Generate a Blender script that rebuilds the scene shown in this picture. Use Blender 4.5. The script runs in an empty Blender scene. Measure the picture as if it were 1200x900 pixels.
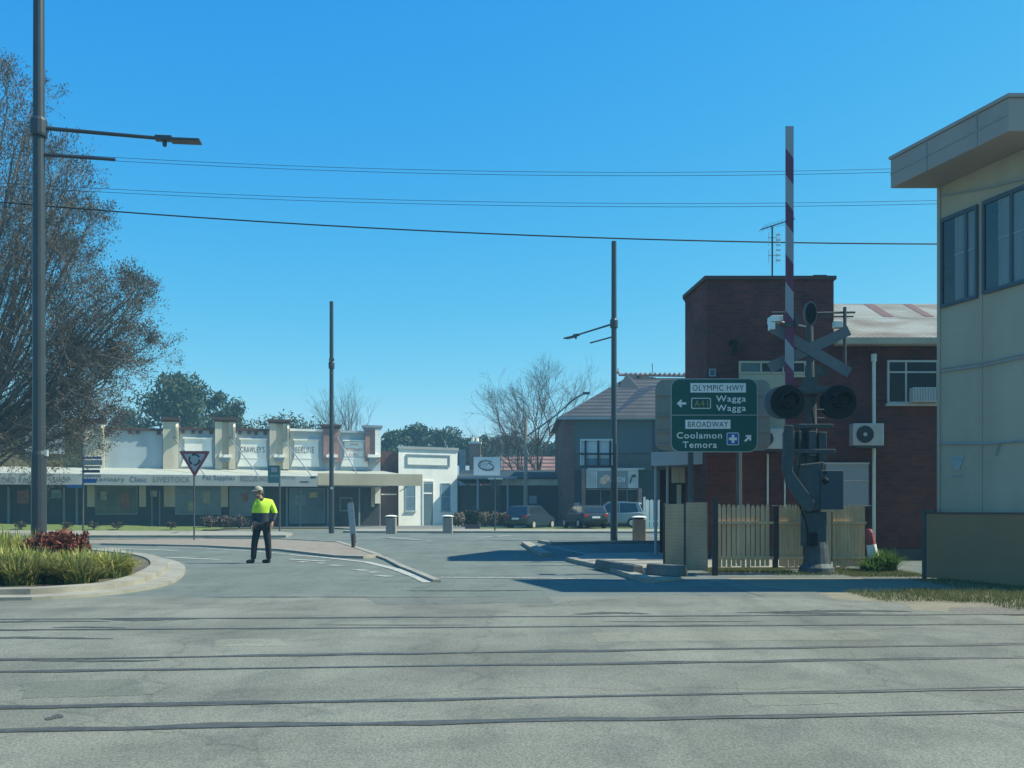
import bpy, bmesh, math, random
from mathutils import Vector, Matrix, Euler
random.seed(7)
PI = math.pi
S = bpy.context.scene
C = S.collection
F, HC, Y0 = 1100.0, 1.25, 597.0       # focal length in photo pixels, eye height, horizon row

# ------------------------------------------------------------------ camera
cam = bpy.data.cameras.new('camera'); cam_o = bpy.data.objects.new('camera', cam); C.objects.link(cam_o)
cam_o.location = (0, 0, HC); cam_o.rotation_euler = (PI/2, 0, 0)
cam.sensor_width = 36; cam.lens = 36*F/1200; cam.shift_y = (Y0-450)/1200
cam.clip_start = .1; cam.clip_end = 6000
S.camera = cam_o
# ------------------------------------------------------------------ sky, sun, exposure
EL = math.radians(48); SD = Vector((.9992*math.cos(EL), .04*math.cos(EL), math.sin(EL)))
w = bpy.data.worlds.new("World"); S.world = w; w.use_nodes = True
nt = w.node_tree; bg = nt.nodes['Background']
sky = nt.nodes.new('ShaderNodeTexSky'); sky.sky_type = 'NISHITA'; sky.sun_disc = False
sky.sun_elevation = EL; sky.sun_rotation = math.radians(87.7)
sky.air_density = 1.0; sky.dust_density = .25; sky.ozone_density = 2.2; sky.altitude = 0
# camera colour response of the windscreen and sensor, per channel
sepc = nt.nodes.new('ShaderNodeSeparateColor'); comc = nt.nodes.new('ShaderNodeCombineColor'); nt.links.new(sky.outputs[0], sepc.inputs[0])
for i_, (k0_, g_, mx_) in enumerate(((.112, 2.2, 2.6), (1.15, .8, 6), (4.1, .15, 6))):
    pw = nt.nodes.new('ShaderNodeMath'); pw.operation = 'POWER'; pw.inputs[1].default_value = g_; nt.links.new(sepc.outputs[i_], pw.inputs[0])
    ml = nt.nodes.new('ShaderNodeMath'); ml.operation = 'MULTIPLY'; ml.inputs[1].default_value = k0_; nt.links.new(pw.outputs[0], ml.inputs[0])
    mn = nt.nodes.new('ShaderNodeMath'); mn.operation = 'MINIMUM'; mn.inputs[1].default_value = mx_; nt.links.new(ml.outputs[0], mn.inputs[0]); nt.links.new(mn.outputs[0], comc.inputs[i_])
nt.links.new(comc.outputs[0], bg.inputs[0]); bg.inputs[1].default_value = .115
sl = bpy.data.lights.new('sun', 'SUN'); so = bpy.data.objects.new('sun', sl); C.objects.link(so)
sl.energy = 5; sl.angle = math.radians(.5); sl.color = (1, .985, .8)
so.rotation_euler = (-SD).to_track_quat('-Z', 'Y').to_euler()
S.view_settings.view_transform = 'Standard'; S.view_settings.look = 'None'
S.view_settings.exposure = .5; S.view_settings.gamma = 1

# ------------------------------------------------------------------ helpers
def P(px, py, Y):
    return Vector(((px-600)*Y/F, Y, HC+(Y0-py)*Y/F))
def G(px, py, z=0.0):
    Y = (HC-z)*F/(py-Y0); return Vector(((px-600)*Y/F, Y, z))

def mat(name, col, rough=.8, var=.12, scale=3.0, metal=0, bump=0, bscale=None, col2=None, spec=.3, detail=6, stretch=None, stain=0):
    m = bpy.data.materials.new(name); m.use_nodes = True
    n = m.node_tree.nodes; l = m.node_tree.links; b = n['Principled BSDF']
    b.inputs['Roughness'].default_value = rough; b.inputs['Metallic'].default_value = metal
    b.inputs['Specular IOR Level'].default_value = spec
    tc = n.new('ShaderNodeTexCoord'); mp = n.new('ShaderNodeMapping'); l.new(tc.outputs['Object'], mp.inputs[0])
    if stretch: mp.inputs['Scale'].default_value = stretch
    no = n.new('ShaderNodeTexNoise'); no.inputs['Scale'].default_value = scale; no.inputs['Detail'].default_value = detail
    no.inputs['Roughness'].default_value = .65
    l.new(mp.outputs[0], no.inputs['Vector'])
    cr = n.new('ShaderNodeValToRGB'); l.new(no.outputs[0], cr.inputs[0])
    c2 = col2 or tuple(min(1, c*(1+var)) for c in col)
    c1 = tuple(c*(1-var) for c in col) if not col2 else col
    cr.color_ramp.elements[0].position = .32; cr.color_ramp.elements[0].color = (*c1, 1)
    cr.color_ramp.elements[1].position = .68; cr.color_ramp.elements[1].color = (*c2, 1)
    out = cr.outputs[0]
    if stain:
        n2 = n.new('ShaderNodeTexNoise'); n2.inputs['Scale'].default_value = scale*.23; n2.inputs['Detail'].default_value = 8
        mp2 = n.new('ShaderNodeMapping'); l.new(tc.outputs['Object'], mp2.inputs[0]); mp2.inputs['Scale'].default_value = (3, 3, .6)
        l.new(mp2.outputs[0], n2.inputs['Vector'])
        r2 = n.new('ShaderNodeValToRGB'); l.new(n2.outputs[0], r2.inputs[0])
        r2.color_ramp.elements[0].position = .35; r2.color_ramp.elements[0].color = (1-stain, 1-stain*1.05, 1-stain*1.1, 1)
        r2.color_ramp.elements[1].position = .62; r2.color_ramp.elements[1].color = (1, 1, 1, 1)
        mx = n.new('ShaderNodeMix'); mx.data_type = 'RGBA'; mx.blend_type = 'MULTIPLY'; mx.inputs[0].default_value = 1
        l.new(out, mx.inputs[6]); l.new(r2.outputs[0], mx.inputs[7]); out = mx.outputs[2]
    l.new(out, b.inputs['Base Color'])
    if bump:
        bn = n.new('ShaderNodeTexNoise'); bn.inputs['Scale'].default_value = bscale or scale*4; bn.inputs['Detail'].default_value = 5
        l.new(mp.outputs[0], bn.inputs['Vector'])
        bp = n.new('ShaderNodeBump'); bp.inputs['Strength'].default_value = bump; bp.inputs['Distance'].default_value = .02
        l.new(bn.outputs[0], bp.inputs['Height']); l.new(bp.outputs[0], b.inputs['Normal'])
    return m

def brick_mat(name, c1, c2, mortar, sc=1.0):
    m = bpy.data.materials.new(name); m.use_nodes = True
    n = m.node_tree.nodes; l = m.node_tree.links; b = n['Principled BSDF']; b.inputs['Roughness'].default_value = .9
    b.inputs['Specular IOR Level'].default_value = .15
    tc = n.new('ShaderNodeTexCoord'); sp = n.new('ShaderNodeSeparateXYZ'); l.new(tc.outputs['Object'], sp.inputs[0])
    ad = n.new('ShaderNodeMath'); ad.operation = 'ADD'; l.new(sp.outputs[0], ad.inputs[0]); l.new(sp.outputs[1], ad.inputs[1])
    cb = n.new('ShaderNodeCombineXYZ'); l.new(ad.outputs[0], cb.inputs[0]); l.new(sp.outputs[2], cb.inputs[1])
    bt = n.new('ShaderNodeTexBrick'); l.new(cb.outputs[0], bt.inputs['Vector'])
    bt.inputs['Color1'].default_value = (*c1, 1); bt.inputs['Color2'].default_value = (*c2, 1); bt.inputs['Mortar'].default_value = (*mortar, 1)
    bt.inputs['Scale'].default_value = sc; bt.inputs['Mortar Size'].default_value = .006; bt.inputs['Mortar Smooth'].default_value = .3
    bt.inputs['Brick Width'].default_value = .23; bt.inputs['Row Height'].default_value = .086; bt.inputs['Bias'].default_value = -.2
    no = n.new('ShaderNodeTexNoise'); no.inputs['Scale'].default_value = .9; no.inputs['Detail'].default_value = 8; l.new(tc.outputs['Object'], no.inputs['Vector'])
    r2 = n.new('ShaderNodeValToRGB'); l.new(no.outputs[0], r2.inputs[0])
    r2.color_ramp.elements[0].position = .3; r2.color_ramp.elements[0].color = (.6, .6, .62, 1)
    r2.color_ramp.elements[1].position = .7; r2.color_ramp.elements[1].color = (1.1, 1.05, 1, 1)
    mx = n.new('ShaderNodeMix'); mx.data_type = 'RGBA'; mx.blend_type = 'MULTIPLY'; mx.inputs[0].default_value = 1
    l.new(bt.outputs['Color'], mx.inputs[6]); l.new(r2.outputs[0], mx.inputs[7]); l.new(mx.outputs[2], b.inputs['Base Color'])
    bp = n.new('ShaderNodeBump'); bp.inputs['Strength'].default_value = .5; bp.inputs['Distance'].default_value = .01; bp.invert = True
    l.new(bt.outputs['Fac'], bp.inputs['Height']); l.new(bp.outputs[0], b.inputs['Normal'])
    return m

def striped_mat(name, c1, c2, axis, period, rust=None, rough=.6, duty=.5):
    """bands across one object axis (tile courses, corrugation) with weathering noise"""
    m = bpy.data.materials.new(name); m.use_nodes = True
    n = m.node_tree.nodes; l = m.node_tree.links; b = n['Principled BSDF']; b.inputs['Roughness'].default_value = rough
    tc = n.new('ShaderNodeTexCoord'); sp = n.new('ShaderNodeSeparateXYZ'); l.new(tc.outputs['Object'], sp.inputs[0])
    mu = n.new('ShaderNodeMath'); mu.operation = 'MULTIPLY'; l.new(sp.outputs[axis], mu.inputs[0]); mu.inputs[1].default_value = 1/period
    fr = n.new('ShaderNodeMath'); fr.operation = 'FRACT'; l.new(mu.outputs[0], fr.inputs[0])
    cr = n.new('ShaderNodeValToRGB'); l.new(fr.outputs[0], cr.inputs[0])
    e = cr.color_ramp.elements; e[0].position = duty-.2; e[0].color = (*c1, 1); e[1].position = duty+.2; e[1].color = (*c2, 1)
    no = n.new('ShaderNodeTexNoise'); no.inputs['Scale'].default_value = .8; no.inputs['Detail'].default_value = 8; l.new(tc.outputs['Object'], no.inputs['Vector'])
    r2 = n.new('ShaderNodeValToRGB'); l.new(no.outputs[0], r2.inputs[0])
    r2.color_ramp.elements[0].position = .35; r2.color_ramp.elements[0].color = (*(rust or (.65, .65, .65)), 1)
    r2.color_ramp.elements[1].position = .6; r2.color_ramp.elements[1].color = (1, 1, 1, 1)
    mx = n.new('ShaderNodeMix'); mx.data_type = 'RGBA'; mx.blend_type = 'MULTIPLY'; mx.inputs[0].default_value = 1
    l.new(cr.outputs[0], mx.inputs[6]); l.new(r2.outputs[0], mx.inputs[7]); l.new(mx.outputs[2], b.inputs['Base Color'])
    bp = n.new('ShaderNodeBump'); bp.inputs['Strength'].default_value = .6; bp.inputs['Distance'].default_value = .03
    l.new(fr.outputs[0], bp.inputs['Height']); l.new(bp.outputs[0], b.inputs['Normal'])
    return m

def leaf_mat(name, cols, rough=.6, transl=.25):
    m = bpy.data.materials.new(name); m.use_nodes = True
    n = m.node_tree.nodes; l = m.node_tree.links; b = n['Principled BSDF']; b.inputs['Roughness'].default_value = rough
    b.inputs['Specular IOR Level'].default_value = .25
    g = n.new('ShaderNodeNewGeometry'); cr = n.new('ShaderNodeValToRGB'); l.new(g.outputs['Random Per Island'], cr.inputs[0])
    while len(cr.color_ramp.elements) < len(cols): cr.color_ramp.elements.new(.5)
    for i, c in enumerate(cols):
        cr.color_ramp.elements[i].position = i/(len(cols)-1); cr.color_ramp.elements[i].color = (*c, 1)
    l.new(cr.outputs[0], b.inputs['Base Color'])
    if transl:
        t = n.new('ShaderNodeBsdfTranslucent'); l.new(cr.outputs[0], t.inputs[0]); mx = n.new('ShaderNodeMixShader'); mx.inputs[0].default_value = transl
        l.new(b.outputs[0], mx.inputs[1]); l.new(t.outputs[0], mx.inputs[2]); l.new(mx.outputs[0], n['Material Output'].inputs[0])
    return m

class MB:
    def __init__(s): s.v = []; s.f = []; s.mi = []; s.cur = 0
    def add(s, vs, fs):
        o = len(s.v); s.v += [tuple(v) for v in vs]
        for f in fs: s.f.append(tuple(i+o for i in f)); s.mi.append(s.cur)
        return s
    def box(s, x0, x1, y0, y1, z0, z1):
        return s.add([(x0,y0,z0),(x1,y0,z0),(x1,y1,z0),(x0,y1,z0),(x0,y0,z1),(x1,y0,z1),(x1,y1,z1),(x0,y1,z1)],
                     [(0,3,2,1),(4,5,6,7),(0,1,5,4),(1,2,6,5),(2,3,7,6),(3,0,4,7)])
    def quad(s, a, b, c, d): return s.add([a, b, c, d], [(0,1,2,3)])
    def prism_y(s, poly, y0, y1):       # polygon in x,z extruded along y
        n = len(poly)
        return s.add([(x, y0, z) for x, z in poly]+[(x, y1, z) for x, z in poly],
                     [tuple(range(n)), tuple(range(2*n-1, n-1, -1))]+[(i, i+n, (i+1) % n+n, (i+1) % n) for i in range(n)])
    def prism_z(s, poly, z0, z1):
        n = len(poly)
        return s.add([(x, y, z0) for x, y in poly]+[(x, y, z1) for x, y in poly],
                     [tuple(range(n-1, -1, -1)), tuple(range(n, 2*n))]+[(i, (i+1) % n, (i+1) % n+n, i+n) for i in range(n)])
    def prism_x(s, poly, x0, x1):
        n = len(poly)
        return s.add([(x0, y, z) for y, z in poly]+[(x1, y, z) for y, z in poly],
                     [tuple(range(n-1, -1, -1)), tuple(range(n, 2*n))]+[(i, (i+1) % n, (i+1) % n+n, i+n) for i in range(n)])
    def tube(s, p0, p1, r0, r1=None, n=8, caps=True):
        return s.path([p0, p1], [r0, r0 if r1 is None else r1], n, caps)
    def path(s, pts, rs, n=8, caps=True):
        pts = [Vector(p) for p in pts]; o = len(s.v)
        if not isinstance(rs, (list, tuple)): rs = [rs]*len(pts)
        for i, p in enumerate(pts):
            d = (pts[min(i+1, len(pts)-1)]-pts[max(i-1, 0)]).normalized()
            a = Vector((0, 0, 1)) if abs(d.z) < .95 else Vector((1, 0, 0))
            u = d.cross(a).normalized(); v = d.cross(u)
            for k in range(n):
                t = 2*PI*k/n; s.v.append(tuple(p+(u*math.cos(t)+v*math.sin(t))*rs[i]))
        for i in range(len(pts)-1):
            for k in range(n):
                s.f.append((o+i*n+k, o+i*n+(k+1) % n, o+(i+1)*n+(k+1) % n, o+(i+1)*n+k)); s.mi.append(s.cur)
        if caps:
            s.f.append(tuple(o+k for k in range(n))); s.mi.append(s.cur)
            e = o+(len(pts)-1)*n; s.f.append(tuple(e+k for k in range(n-1, -1, -1))); s.mi.append(s.cur)
        return s
    def lathe(s, c, prof, n=20, axis='z'):  # profile (r, h)
        o = len(s.v)
        for r, h in prof:
            for k in range(n):
                t = 2*PI*k/n; a, b = r*math.cos(t), r*math.sin(t)
                q = (a, b, h) if axis == 'z' else (a, h, b) if axis == 'y' else (h, a, b)
                s.v.append((c[0]+q[0], c[1]+q[1], c[2]+q[2]))
        for i in range(len(prof)-1):
            for k in range(n):
                s.f.append((o+i*n+k, o+i*n+(k+1) % n, o+(i+1)*n+(k+1) % n, o+(i+1)*n+k)); s.mi.append(s.cur)
        for i in (0, len(prof)-1):
            if prof[i][0] > 1e-5: s.f.append(tuple(o+i*n+k for k in range(n))); s.mi.append(s.cur)
        return s
    def build(s, name, m, parent=None, bevel=0, smooth=False, label=None):
        me = bpy.data.meshes.new(name); me.from_pydata(s.v, [], s.f); 
        for mm in (m if isinstance(m, (list, tuple)) else [m]): me.materials.append(mm)
        me.polygons.foreach_set('material_index', s.mi)
        bm = bmesh.new(); bm.from_mesh(me)
        if len(s.f) < 4000: bmesh.ops.recalc_face_normals(bm, faces=bm.faces)
        bm.to_mesh(me); bm.free()
        if smooth: me.polygons.foreach_set('use_smooth', [True]*len(me.polygons))
        me.update()
        o = bpy.data.objects.new(name, me); C.objects.link(o)
        if parent: o.parent = parent
        if bevel:
            b = o.modifiers.new('bevel', 'BEVEL'); b.width = bevel; b.segments = 2; b.limit_method = 'ANGLE'
        if label: o['label'] = label
        return o
def tag(o, label, cat, group=None, kind=None):
    if label: o['label'] = label
    if cat: o['category'] = cat
    if group: o['group'] = group
    if kind: o['kind'] = kind
    return o
def struct(o, kind='structure'): o['kind'] = kind; return o
def thing(name, label, cat, loc=(0, 0, 0), rz=0, group=None):
    o = bpy.data.objects.new(name, None); C.objects.link(o); o.location = loc; o.rotation_euler = (0, 0, rz); o.empty_display_size = .2
    return tag(o, label, cat, group)
def copy_tree(o, parent=None):
    c = o.copy(); C.objects.link(c)
    if parent: c.parent = parent
    for ch in list(o.children): copy_tree(ch, c)
    return c
def fit_text(s, x0, x1, z0, z1, y, m, parent, name='lettering', depth=.004, off=.0):
    """lettering in the local x,z plane, facing -y, fitted to a rectangle"""
    cu = bpy.data.curves.new('t', 'FONT'); cu.body = s; cu.resolution_u = 3; cu.offset = off; cu.space_character = 1.12
    o = bpy.data.objects.new('t', cu); C.objects.link(o)
    bpy.context.view_layer.update()
    me = bpy.data.meshes.new_from_object(o.evaluated_get(bpy.context.evaluated_depsgraph_get()))
    bpy.data.objects.remove(o); bpy.data.curves.remove(cu)
    xs = [v.co.x for v in me.vertices]; ys = [v.co.y for v in me.vertices]
    ax, bx, ay, by = min(xs), max(xs), min(ys), max(ys)
    for v in me.vertices:
        v.co = ((v.co.x-ax)/(bx-ax)*(x1-x0)+x0, y-depth, (v.co.y-ay)/(by-ay)*(z1-z0)+z0)
    me.materials.clear(); me.materials.append(m)
    t = bpy.data.objects.new(name, me); C.objects.link(t); t.parent = parent
    return t
class Frame:
    """local frame of a wall: x along it to the right as seen, y into it, z up"""
    def __init__(s, ox, oy, ang): s.o = (ox, oy); s.a = ang; s.c = math.cos(ang); s.s = math.sin(ang)
    def at(s, px, py=0, n=0):
        dx, dy = (px-600)/F, 1.0
        bx, by = s.o[0]-n*s.s, s.o[1]+n*s.c      # point of the wall line
        # t*d = b + q*u
        det = dx*(-s.s)+dy*s.c
        t = (bx*(-s.s)+by*s.c)/det
        q = (t*dx-bx)*s.c+(t*dy-by)*s.s
        return q, HC+(Y0-py)*t/F
    def x(s, px, n=0): return s.at(px, 0, n)[0]
    def rect(s, mb, px0, px1, py0, py1, n0, n1, nref=None):
        r = n0 if nref is None else nref
        x0, za = s.at(px0, py0, r); x1, zb = s.at(px1, py0, r); _, zc = s.at(px0, py1, r); _, zd = s.at(px1, py1, r)
        zt, zl = (za+zb)/2, (zc+zd)/2
        mb.box(min(x0, x1), max(x0, x1), n0, n1, min(zt, zl), max(zt, zl)); return mb

# ------------------------------------------------------------------ materials
M = {}
def asphalt_mat(name, lo, hi, fine, worn, streak):
    """aggregate speckle, broad worn blotches, rubber streaks along the traffic direction, hairline cracks"""
    m = bpy.data.materials.new(name); m.use_nodes = True; n = m.node_tree.nodes; l = m.node_tree.links; b = n['Principled BSDF']
    b.inputs['Roughness'].default_value = .93; b.inputs['Specular IOR Level'].default_value = .2
    tc = n.new('ShaderNodeTexCoord')
    def noise(sc, st=(1, 1, 1), det=6, dist=0):
        mp = n.new('ShaderNodeMapping'); mp.inputs['Scale'].default_value = st; l.new(tc.outputs['Object'], mp.inputs[0])
        q = n.new('ShaderNodeTexNoise'); q.inputs['Scale'].default_value = sc; q.inputs['Detail'].default_value = det; q.inputs['Distortion'].default_value = dist; l.new(mp.outputs[0], q.inputs['Vector']); return q.outputs[0]
    def ramp(src, p0, c0, p1, c1):
        cr = n.new('ShaderNodeValToRGB'); l.new(src, cr.inputs[0]); e = cr.color_ramp.elements
        e[0].position = p0; e[0].color = (*c0, 1); e[1].position = p1; e[1].color = (*c1, 1); return cr.outputs[0]
    def mul(x, y):
        mx = n.new('ShaderNodeMix'); mx.data_type = 'RGBA'; mx.blend_type = 'MULTIPLY'; mx.inputs[0].default_value = 1; l.new(x, mx.inputs[6]); l.new(y, mx.inputs[7]); return mx.outputs[2]
    c = ramp(noise(fine, det=3), .36, lo, .64, hi)
    c = mul(c, ramp(noise(.45, (1, 1.6, 1), 9, .6), .3, (1-worn,)*3, .68, (1+worn*.55, 1+worn*.5, 1+worn*.4)))
    c = mul(c, ramp(noise(2.6, (1, .6, 1), 7, 1.2), .28, (.82, .84, .86), .5, (1.03, 1.02, 1.0)))
    c = mul(c, ramp(noise(1.3, (1.1, .12, 1), 5), .35, (1-streak,)*3, .6, (1.04,)*3))
    vo = n.new('ShaderNodeTexVoronoi'); vo.feature = 'DISTANCE_TO_EDGE'; vo.inputs['Scale'].default_value = .37
    wp = n.new('ShaderNodeMixRGB'); wp.inputs[0].default_value = .3; l.new(tc.outputs['Object'], wp.inputs[1])
    nn = n.new('ShaderNodeTexNoise'); nn.inputs['Scale'].default_value = 2.5; nn.inputs['Detail'].default_value = 8; l.new(tc.outputs['Object'], nn.inputs['Vector']); l.new(nn.outputs['Color'], wp.inputs[2]); l.new(wp.outputs[0], vo.inputs['Vector'])
    c = mul(c, ramp(vo.outputs[0], .0015, (.8, .8, .8), .006, (1, 1, 1)))
    l.new(c, b.inputs['Base Color'])
    bp = n.new('ShaderNodeBump'); bp.inputs['Strength'].default_value = .55; bp.inputs['Distance'].default_value = .01; l.new(noise(fine*1.3, det=3), bp.inputs['Height']); l.new(bp.outputs[0], b.inputs['Normal'])
    return m
M['asphalt'] = asphalt_mat('asphalt', (.112, .13, .118), (.165, .188, .172), 30, .14, .1)
M['old_asphalt'] = asphalt_mat('old_asphalt', (.138, .142, .122), (.218, .222, .192), 60, .26, .12)
M['concrete'] = mat('concrete', (.3, .28, .23), .9, .14, 2, bump=.2, stain=.2)
M['paving'] = mat('paving', (.25, .21, .17), .9, .15, 3, bump=.2, stain=.15)
M['dirt'] = mat('dirt', (.17, .15, .11), .95, .3, 1.5, bump=.8, bscale=25, col2=(.25, .22, .15))
M['grassg'] = mat('verge_grass', (.075, .11, .025), .95, .3, 3, bump=.8, bscale=25, col2=(.17, .2, .05))
M['drygrass'] = mat('dry_ground', (.1, .1, .045), .95, .3, 1.2, bump=.6, col2=(.2, .18, .09))
M['mulch'] = mat('mulch', (.1, .085, .06), .95, .4, 14, bump=.8, bscale=30)
M['paint'] = mat('road_paint', (.3, .3, .27), .85, .12, 16, stain=.4, col2=(.56, .56, .5))
M['tar'] = mat('tar', (.065, .07, .066), .9, .3, 5)
M['steel'] = mat('rail_steel', (.12, .115, .105), .45, .3, 8, metal=.5)
M['ballast'] = mat('ballast', (.16, .14, .12), .95, .5, 25, bump=1, bscale=30)
M['white'] = mat('white_render', (.9, .87, .78), .8, .05, 1.5, stain=.12)
M['cream'] = mat('cream_render', (.68, .6, .46), .85, .07, 1.5, stain=.2)
M['greyblue'] = mat('greyblue_render', (.4, .46, .48), .85, .06, 1, stain=.15)
M['brown'] = mat('brown_trim', (.09, .05, .045), .7, .1)
M['olive'] = mat('olive_render', (.2, .17, .09), .85, .12, 1, stain=.2)
M['beige'] = mat('beige_board', (.52, .44, .31), .8, .06, 1, stain=.15)
M['fasciag'] = mat('grey_fascia', (.33, .35, .35), .7, .05, 1, stain=.1)
M['navy'] = mat('navy_paint', (.04, .06, .14), .6, .1)
M['greyt'] = mat('grey_paint', (.25, .3, .33), .6, .1)
M['faded'] = mat('faded_lettering', (.13, .14, .15), .7, .1)
M['redt'] = mat('red_paint', (.4, .1, .08), .6, .1)
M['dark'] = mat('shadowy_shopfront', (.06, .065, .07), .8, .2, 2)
M['brickr'] = brick_mat('red_brick', (.17, .05, .045), (.1, .036, .038), (.1, .085, .085))
M['brickp'] = brick_mat('pale_brick', (.42, .25, .22), (.34, .2, .18), (.3, .26, .24))
M['brickd'] = brick_mat('dark_brick', (.16, .09, .09), (.12, .07, .08), (.14, .12, .12))
M['tile'] = striped_mat('roof_tiles', (.012, .013, .016), (.075, .068, .072), 2, .3, duty=.45)
M['tileo'] = striped_mat('orange_tiles', (.08, .05, .045), (.32, .16, .12), 2, .4)
M['iron'] = striped_mat('painted_iron', (.24, .24, .2), (.36, .35, .29), 0, .15, rust=(.6, .45, .35))
M['rust'] = mat('rust_patch', (.15, .09, .09), .9, .2, 4)
M['slate'] = mat('slate_render', (.028, .045, .06), .85, .1, 1, stain=.15)
M['gal'] = mat('galvanised', (.07, .085, .09), .65, .2, 6, metal=.2, stain=.2)
M['polem'] = mat('pole_paint', (.05, .06, .07), .4, .08, 3, metal=.3)
M['alu'] = mat('aluminium', (.62, .6, .55), .4, .08, 3, metal=.5)
M['black'] = mat('matt_black', (.005, .006, .008), .7, .1)
M['lens'] = mat('signal_lens', (.012, .006, .006), .4, .05, spec=.6)
M['sheet'] = mat('cream_sheet', (.42, .37, .28), .85, .07, .8, stain=.22)
M['eave'] = mat('eave_paint', (.33, .3, .27), .8, .06, 1, stain=.1)
M['wood'] = mat('timber_picket', (.72, .5, .28), .85, .15, 6, stain=.15, stretch=(1, 1, .2))
M['wooddk'] = mat('dark_post', (.06, .04, .035), .8, .2)
M['panel'] = striped_mat('slatted_board', (.44, .3, .19), (.48, .335, .215), 2, .07)
M['olivef'] = mat('olive_sheet_fence', (.27, .165, .085), .8, .07, 1)
M['green'] = mat('sign_green', (.0, .075, .06), .5, .04, 2)
M['signw'] = mat('sign_white', (.75, .75, .7), .5, .04, 4)
M['signy'] = mat('sign_yellow', (.3, .26, .08), .5, .04, 4)
M['signb'] = mat('sign_blue', (.02, .1, .35), .5, .04, 4)
M['signr'] = mat('sign_red', (.24, .05, .07), .5, .05, 4)
M['blacktxt'] = mat('lettering_black', (.03, .035, .04), .6, .04)
M['bark'] = mat('bark', (.14, .11, .09), .95, .3, 4, bump=.5)
M['barkg'] = mat('pale_bark', (.25, .22, .18), .95, .3, 4)
M['glassd'] = mat('dark_glass', (.02, .03, .04), .08, .2, 1, spec=.8)
M['curtain'] = mat('curtain_glass', (.15, .19, .2), .2, .15, 6, spec=.5, stretch=(3, 3, .15))
M['signback'] = mat('sign_back', (.25, .24, .21), .6, .06, 3, stain=.1)

# ------------------------------------------------------------------ ground, roads
def sheet(name, pts, z, m, kind='structure', thick=0):
    mb = MB()
    if thick: mb.prism_z([(p[0], p[1]) for p in pts], z-thick, z)
    else: mb.add([(p[0], p[1], z) for p in pts], [tuple(range(len(pts)))])
    o = mb.build(name, m)
    if kind: struct(o, kind)
    return o
sheet('ground', [(-260, -40), (260, -40), (260, 300), (-260, 300)], -.02, M['drygrass'])
sheet('road', [(-90, 13.3), (4.1, 13.3), (3.9, 17.3), (60, 17.3), (60, 47), (-90, 47)], 0, M['asphalt'])
sheet('road', [(-30, 47), (60, 47), (60, 54), (-12, 58.5), (-30, 54)], 0, M['asphalt'])
fg = [(-60, -8), (5.2, -8), (5.7, 4), (5.75, 8.2), (5.5, 8.7), (6.2, 9.5), (5.75, 10.3), (5.9, 11), (5.0, 11.7), (5.2, 12.4), (4.5, 13.1), (4.6, 14.2), (3.9, 15.2), (3.7, 16.6), (3.4, 16.7), (3.6, 13.35)]
top = [(3.6-i*1.1, 13.42+.16*math.sin(i*1.7)+.1*math.sin(i*.6)) for i in range(1, 12)]+[(-12, 13.0), (-60, 12.6)]
sheet('crossing_road_surface', fg+top, .004, M['old_asphalt'])
sheet('dirt_ground', [(3.6, 17.25), (4.0, 13.6), (4.2, 12.4), (5.0, 11.0), (6.3, 9.5), (40, -8), (4.9, -8)][:5]+[(40, 9.5), (40, 30), (3.5, 30)], -.004, M['dirt'])
sheet('dirt_shoulder', [(4.9, -8), (40, -8), (40, 9.49), (5.2, 9.49)], -.005, M['dirt'])
# concrete path and kerb on the right corner
def strip(name, pts, wid, z0, z1, m):
    """kerb-like strip following ground points"""
    mb = MB(); n = len(pts); L = []; R = []
    for i, p in enumerate(pts):
        a = Vector(pts[max(i-1, 0)]); b = Vector(pts[min(i+1, n-1)]); d = (b-a); d.z = 0; d.normalize(); q = Vector((-d.y, d.x, 0))
        L.append(Vector(p)+q*wid/2); R.append(Vector(p)-q*wid/2)
    for i in range(n-1):
        a, b, c, d = L[i], L[i+1], R[i+1], R[i]
        mb.add([(a.x,a.y,z0),(b.x,b.y,z0),(c.x,c.y,z0),(d.x,d.y,z0),(a.x,a.y,z1),(b.x,b.y,z1),(c.x,c.y,z1),(d.x,d.y,z1)],
               [(0,1,2,3),(4,7,6,5),(0,4,5,1),(3,2,6,7)]+([(0,3,7,4)] if i == 0 else [])+([(1,5,6,2)] if i == n-2 else []))
    return struct(mb.build(name, m))
cpts = [G(760, 683), G(735, 675), G(705, 666), G(680, 660.5), G(668, 657)]
sheet('footpath', [tuple(p) for p in cpts]+[tuple(G(690, 651)), tuple(G(740, 649.5)), (7, 26), (7, 19.7), (3.1, 19.2), (3.0, 16.6)], .05, M['concrete'], thick=.05)
strip('kerb', cpts, .22, 0, .09, M['concrete'])
# far pavement and verges
sheet('far_footpath', [(-9, 50), (40, 47.5), (40, 52.5), (-9, 56)], .1, M['concrete'], thick=.1)
sheet('far_grass_verge', [(-2, 56.2), (40, 53), (40, 62), (-2, 62)], .09, M['grassg'])
sheet('side_street_apron', [(-60, 59), (-12, 62), (-9, 56.1), (12, 56.5), (12, 74), (-60, 74)], .06, mat('pale_asphalt', (.17, .17, .16), .9, .1, 2, stain=.1), thick=.05)
sheet('left_footpath', [tuple(G(x, y)) for x, y in ((-80, 630), (335, 630), (343, 627), (325, 624.5), (-80, 623.5))], .1, M['concrete'], thick=.1)
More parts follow.
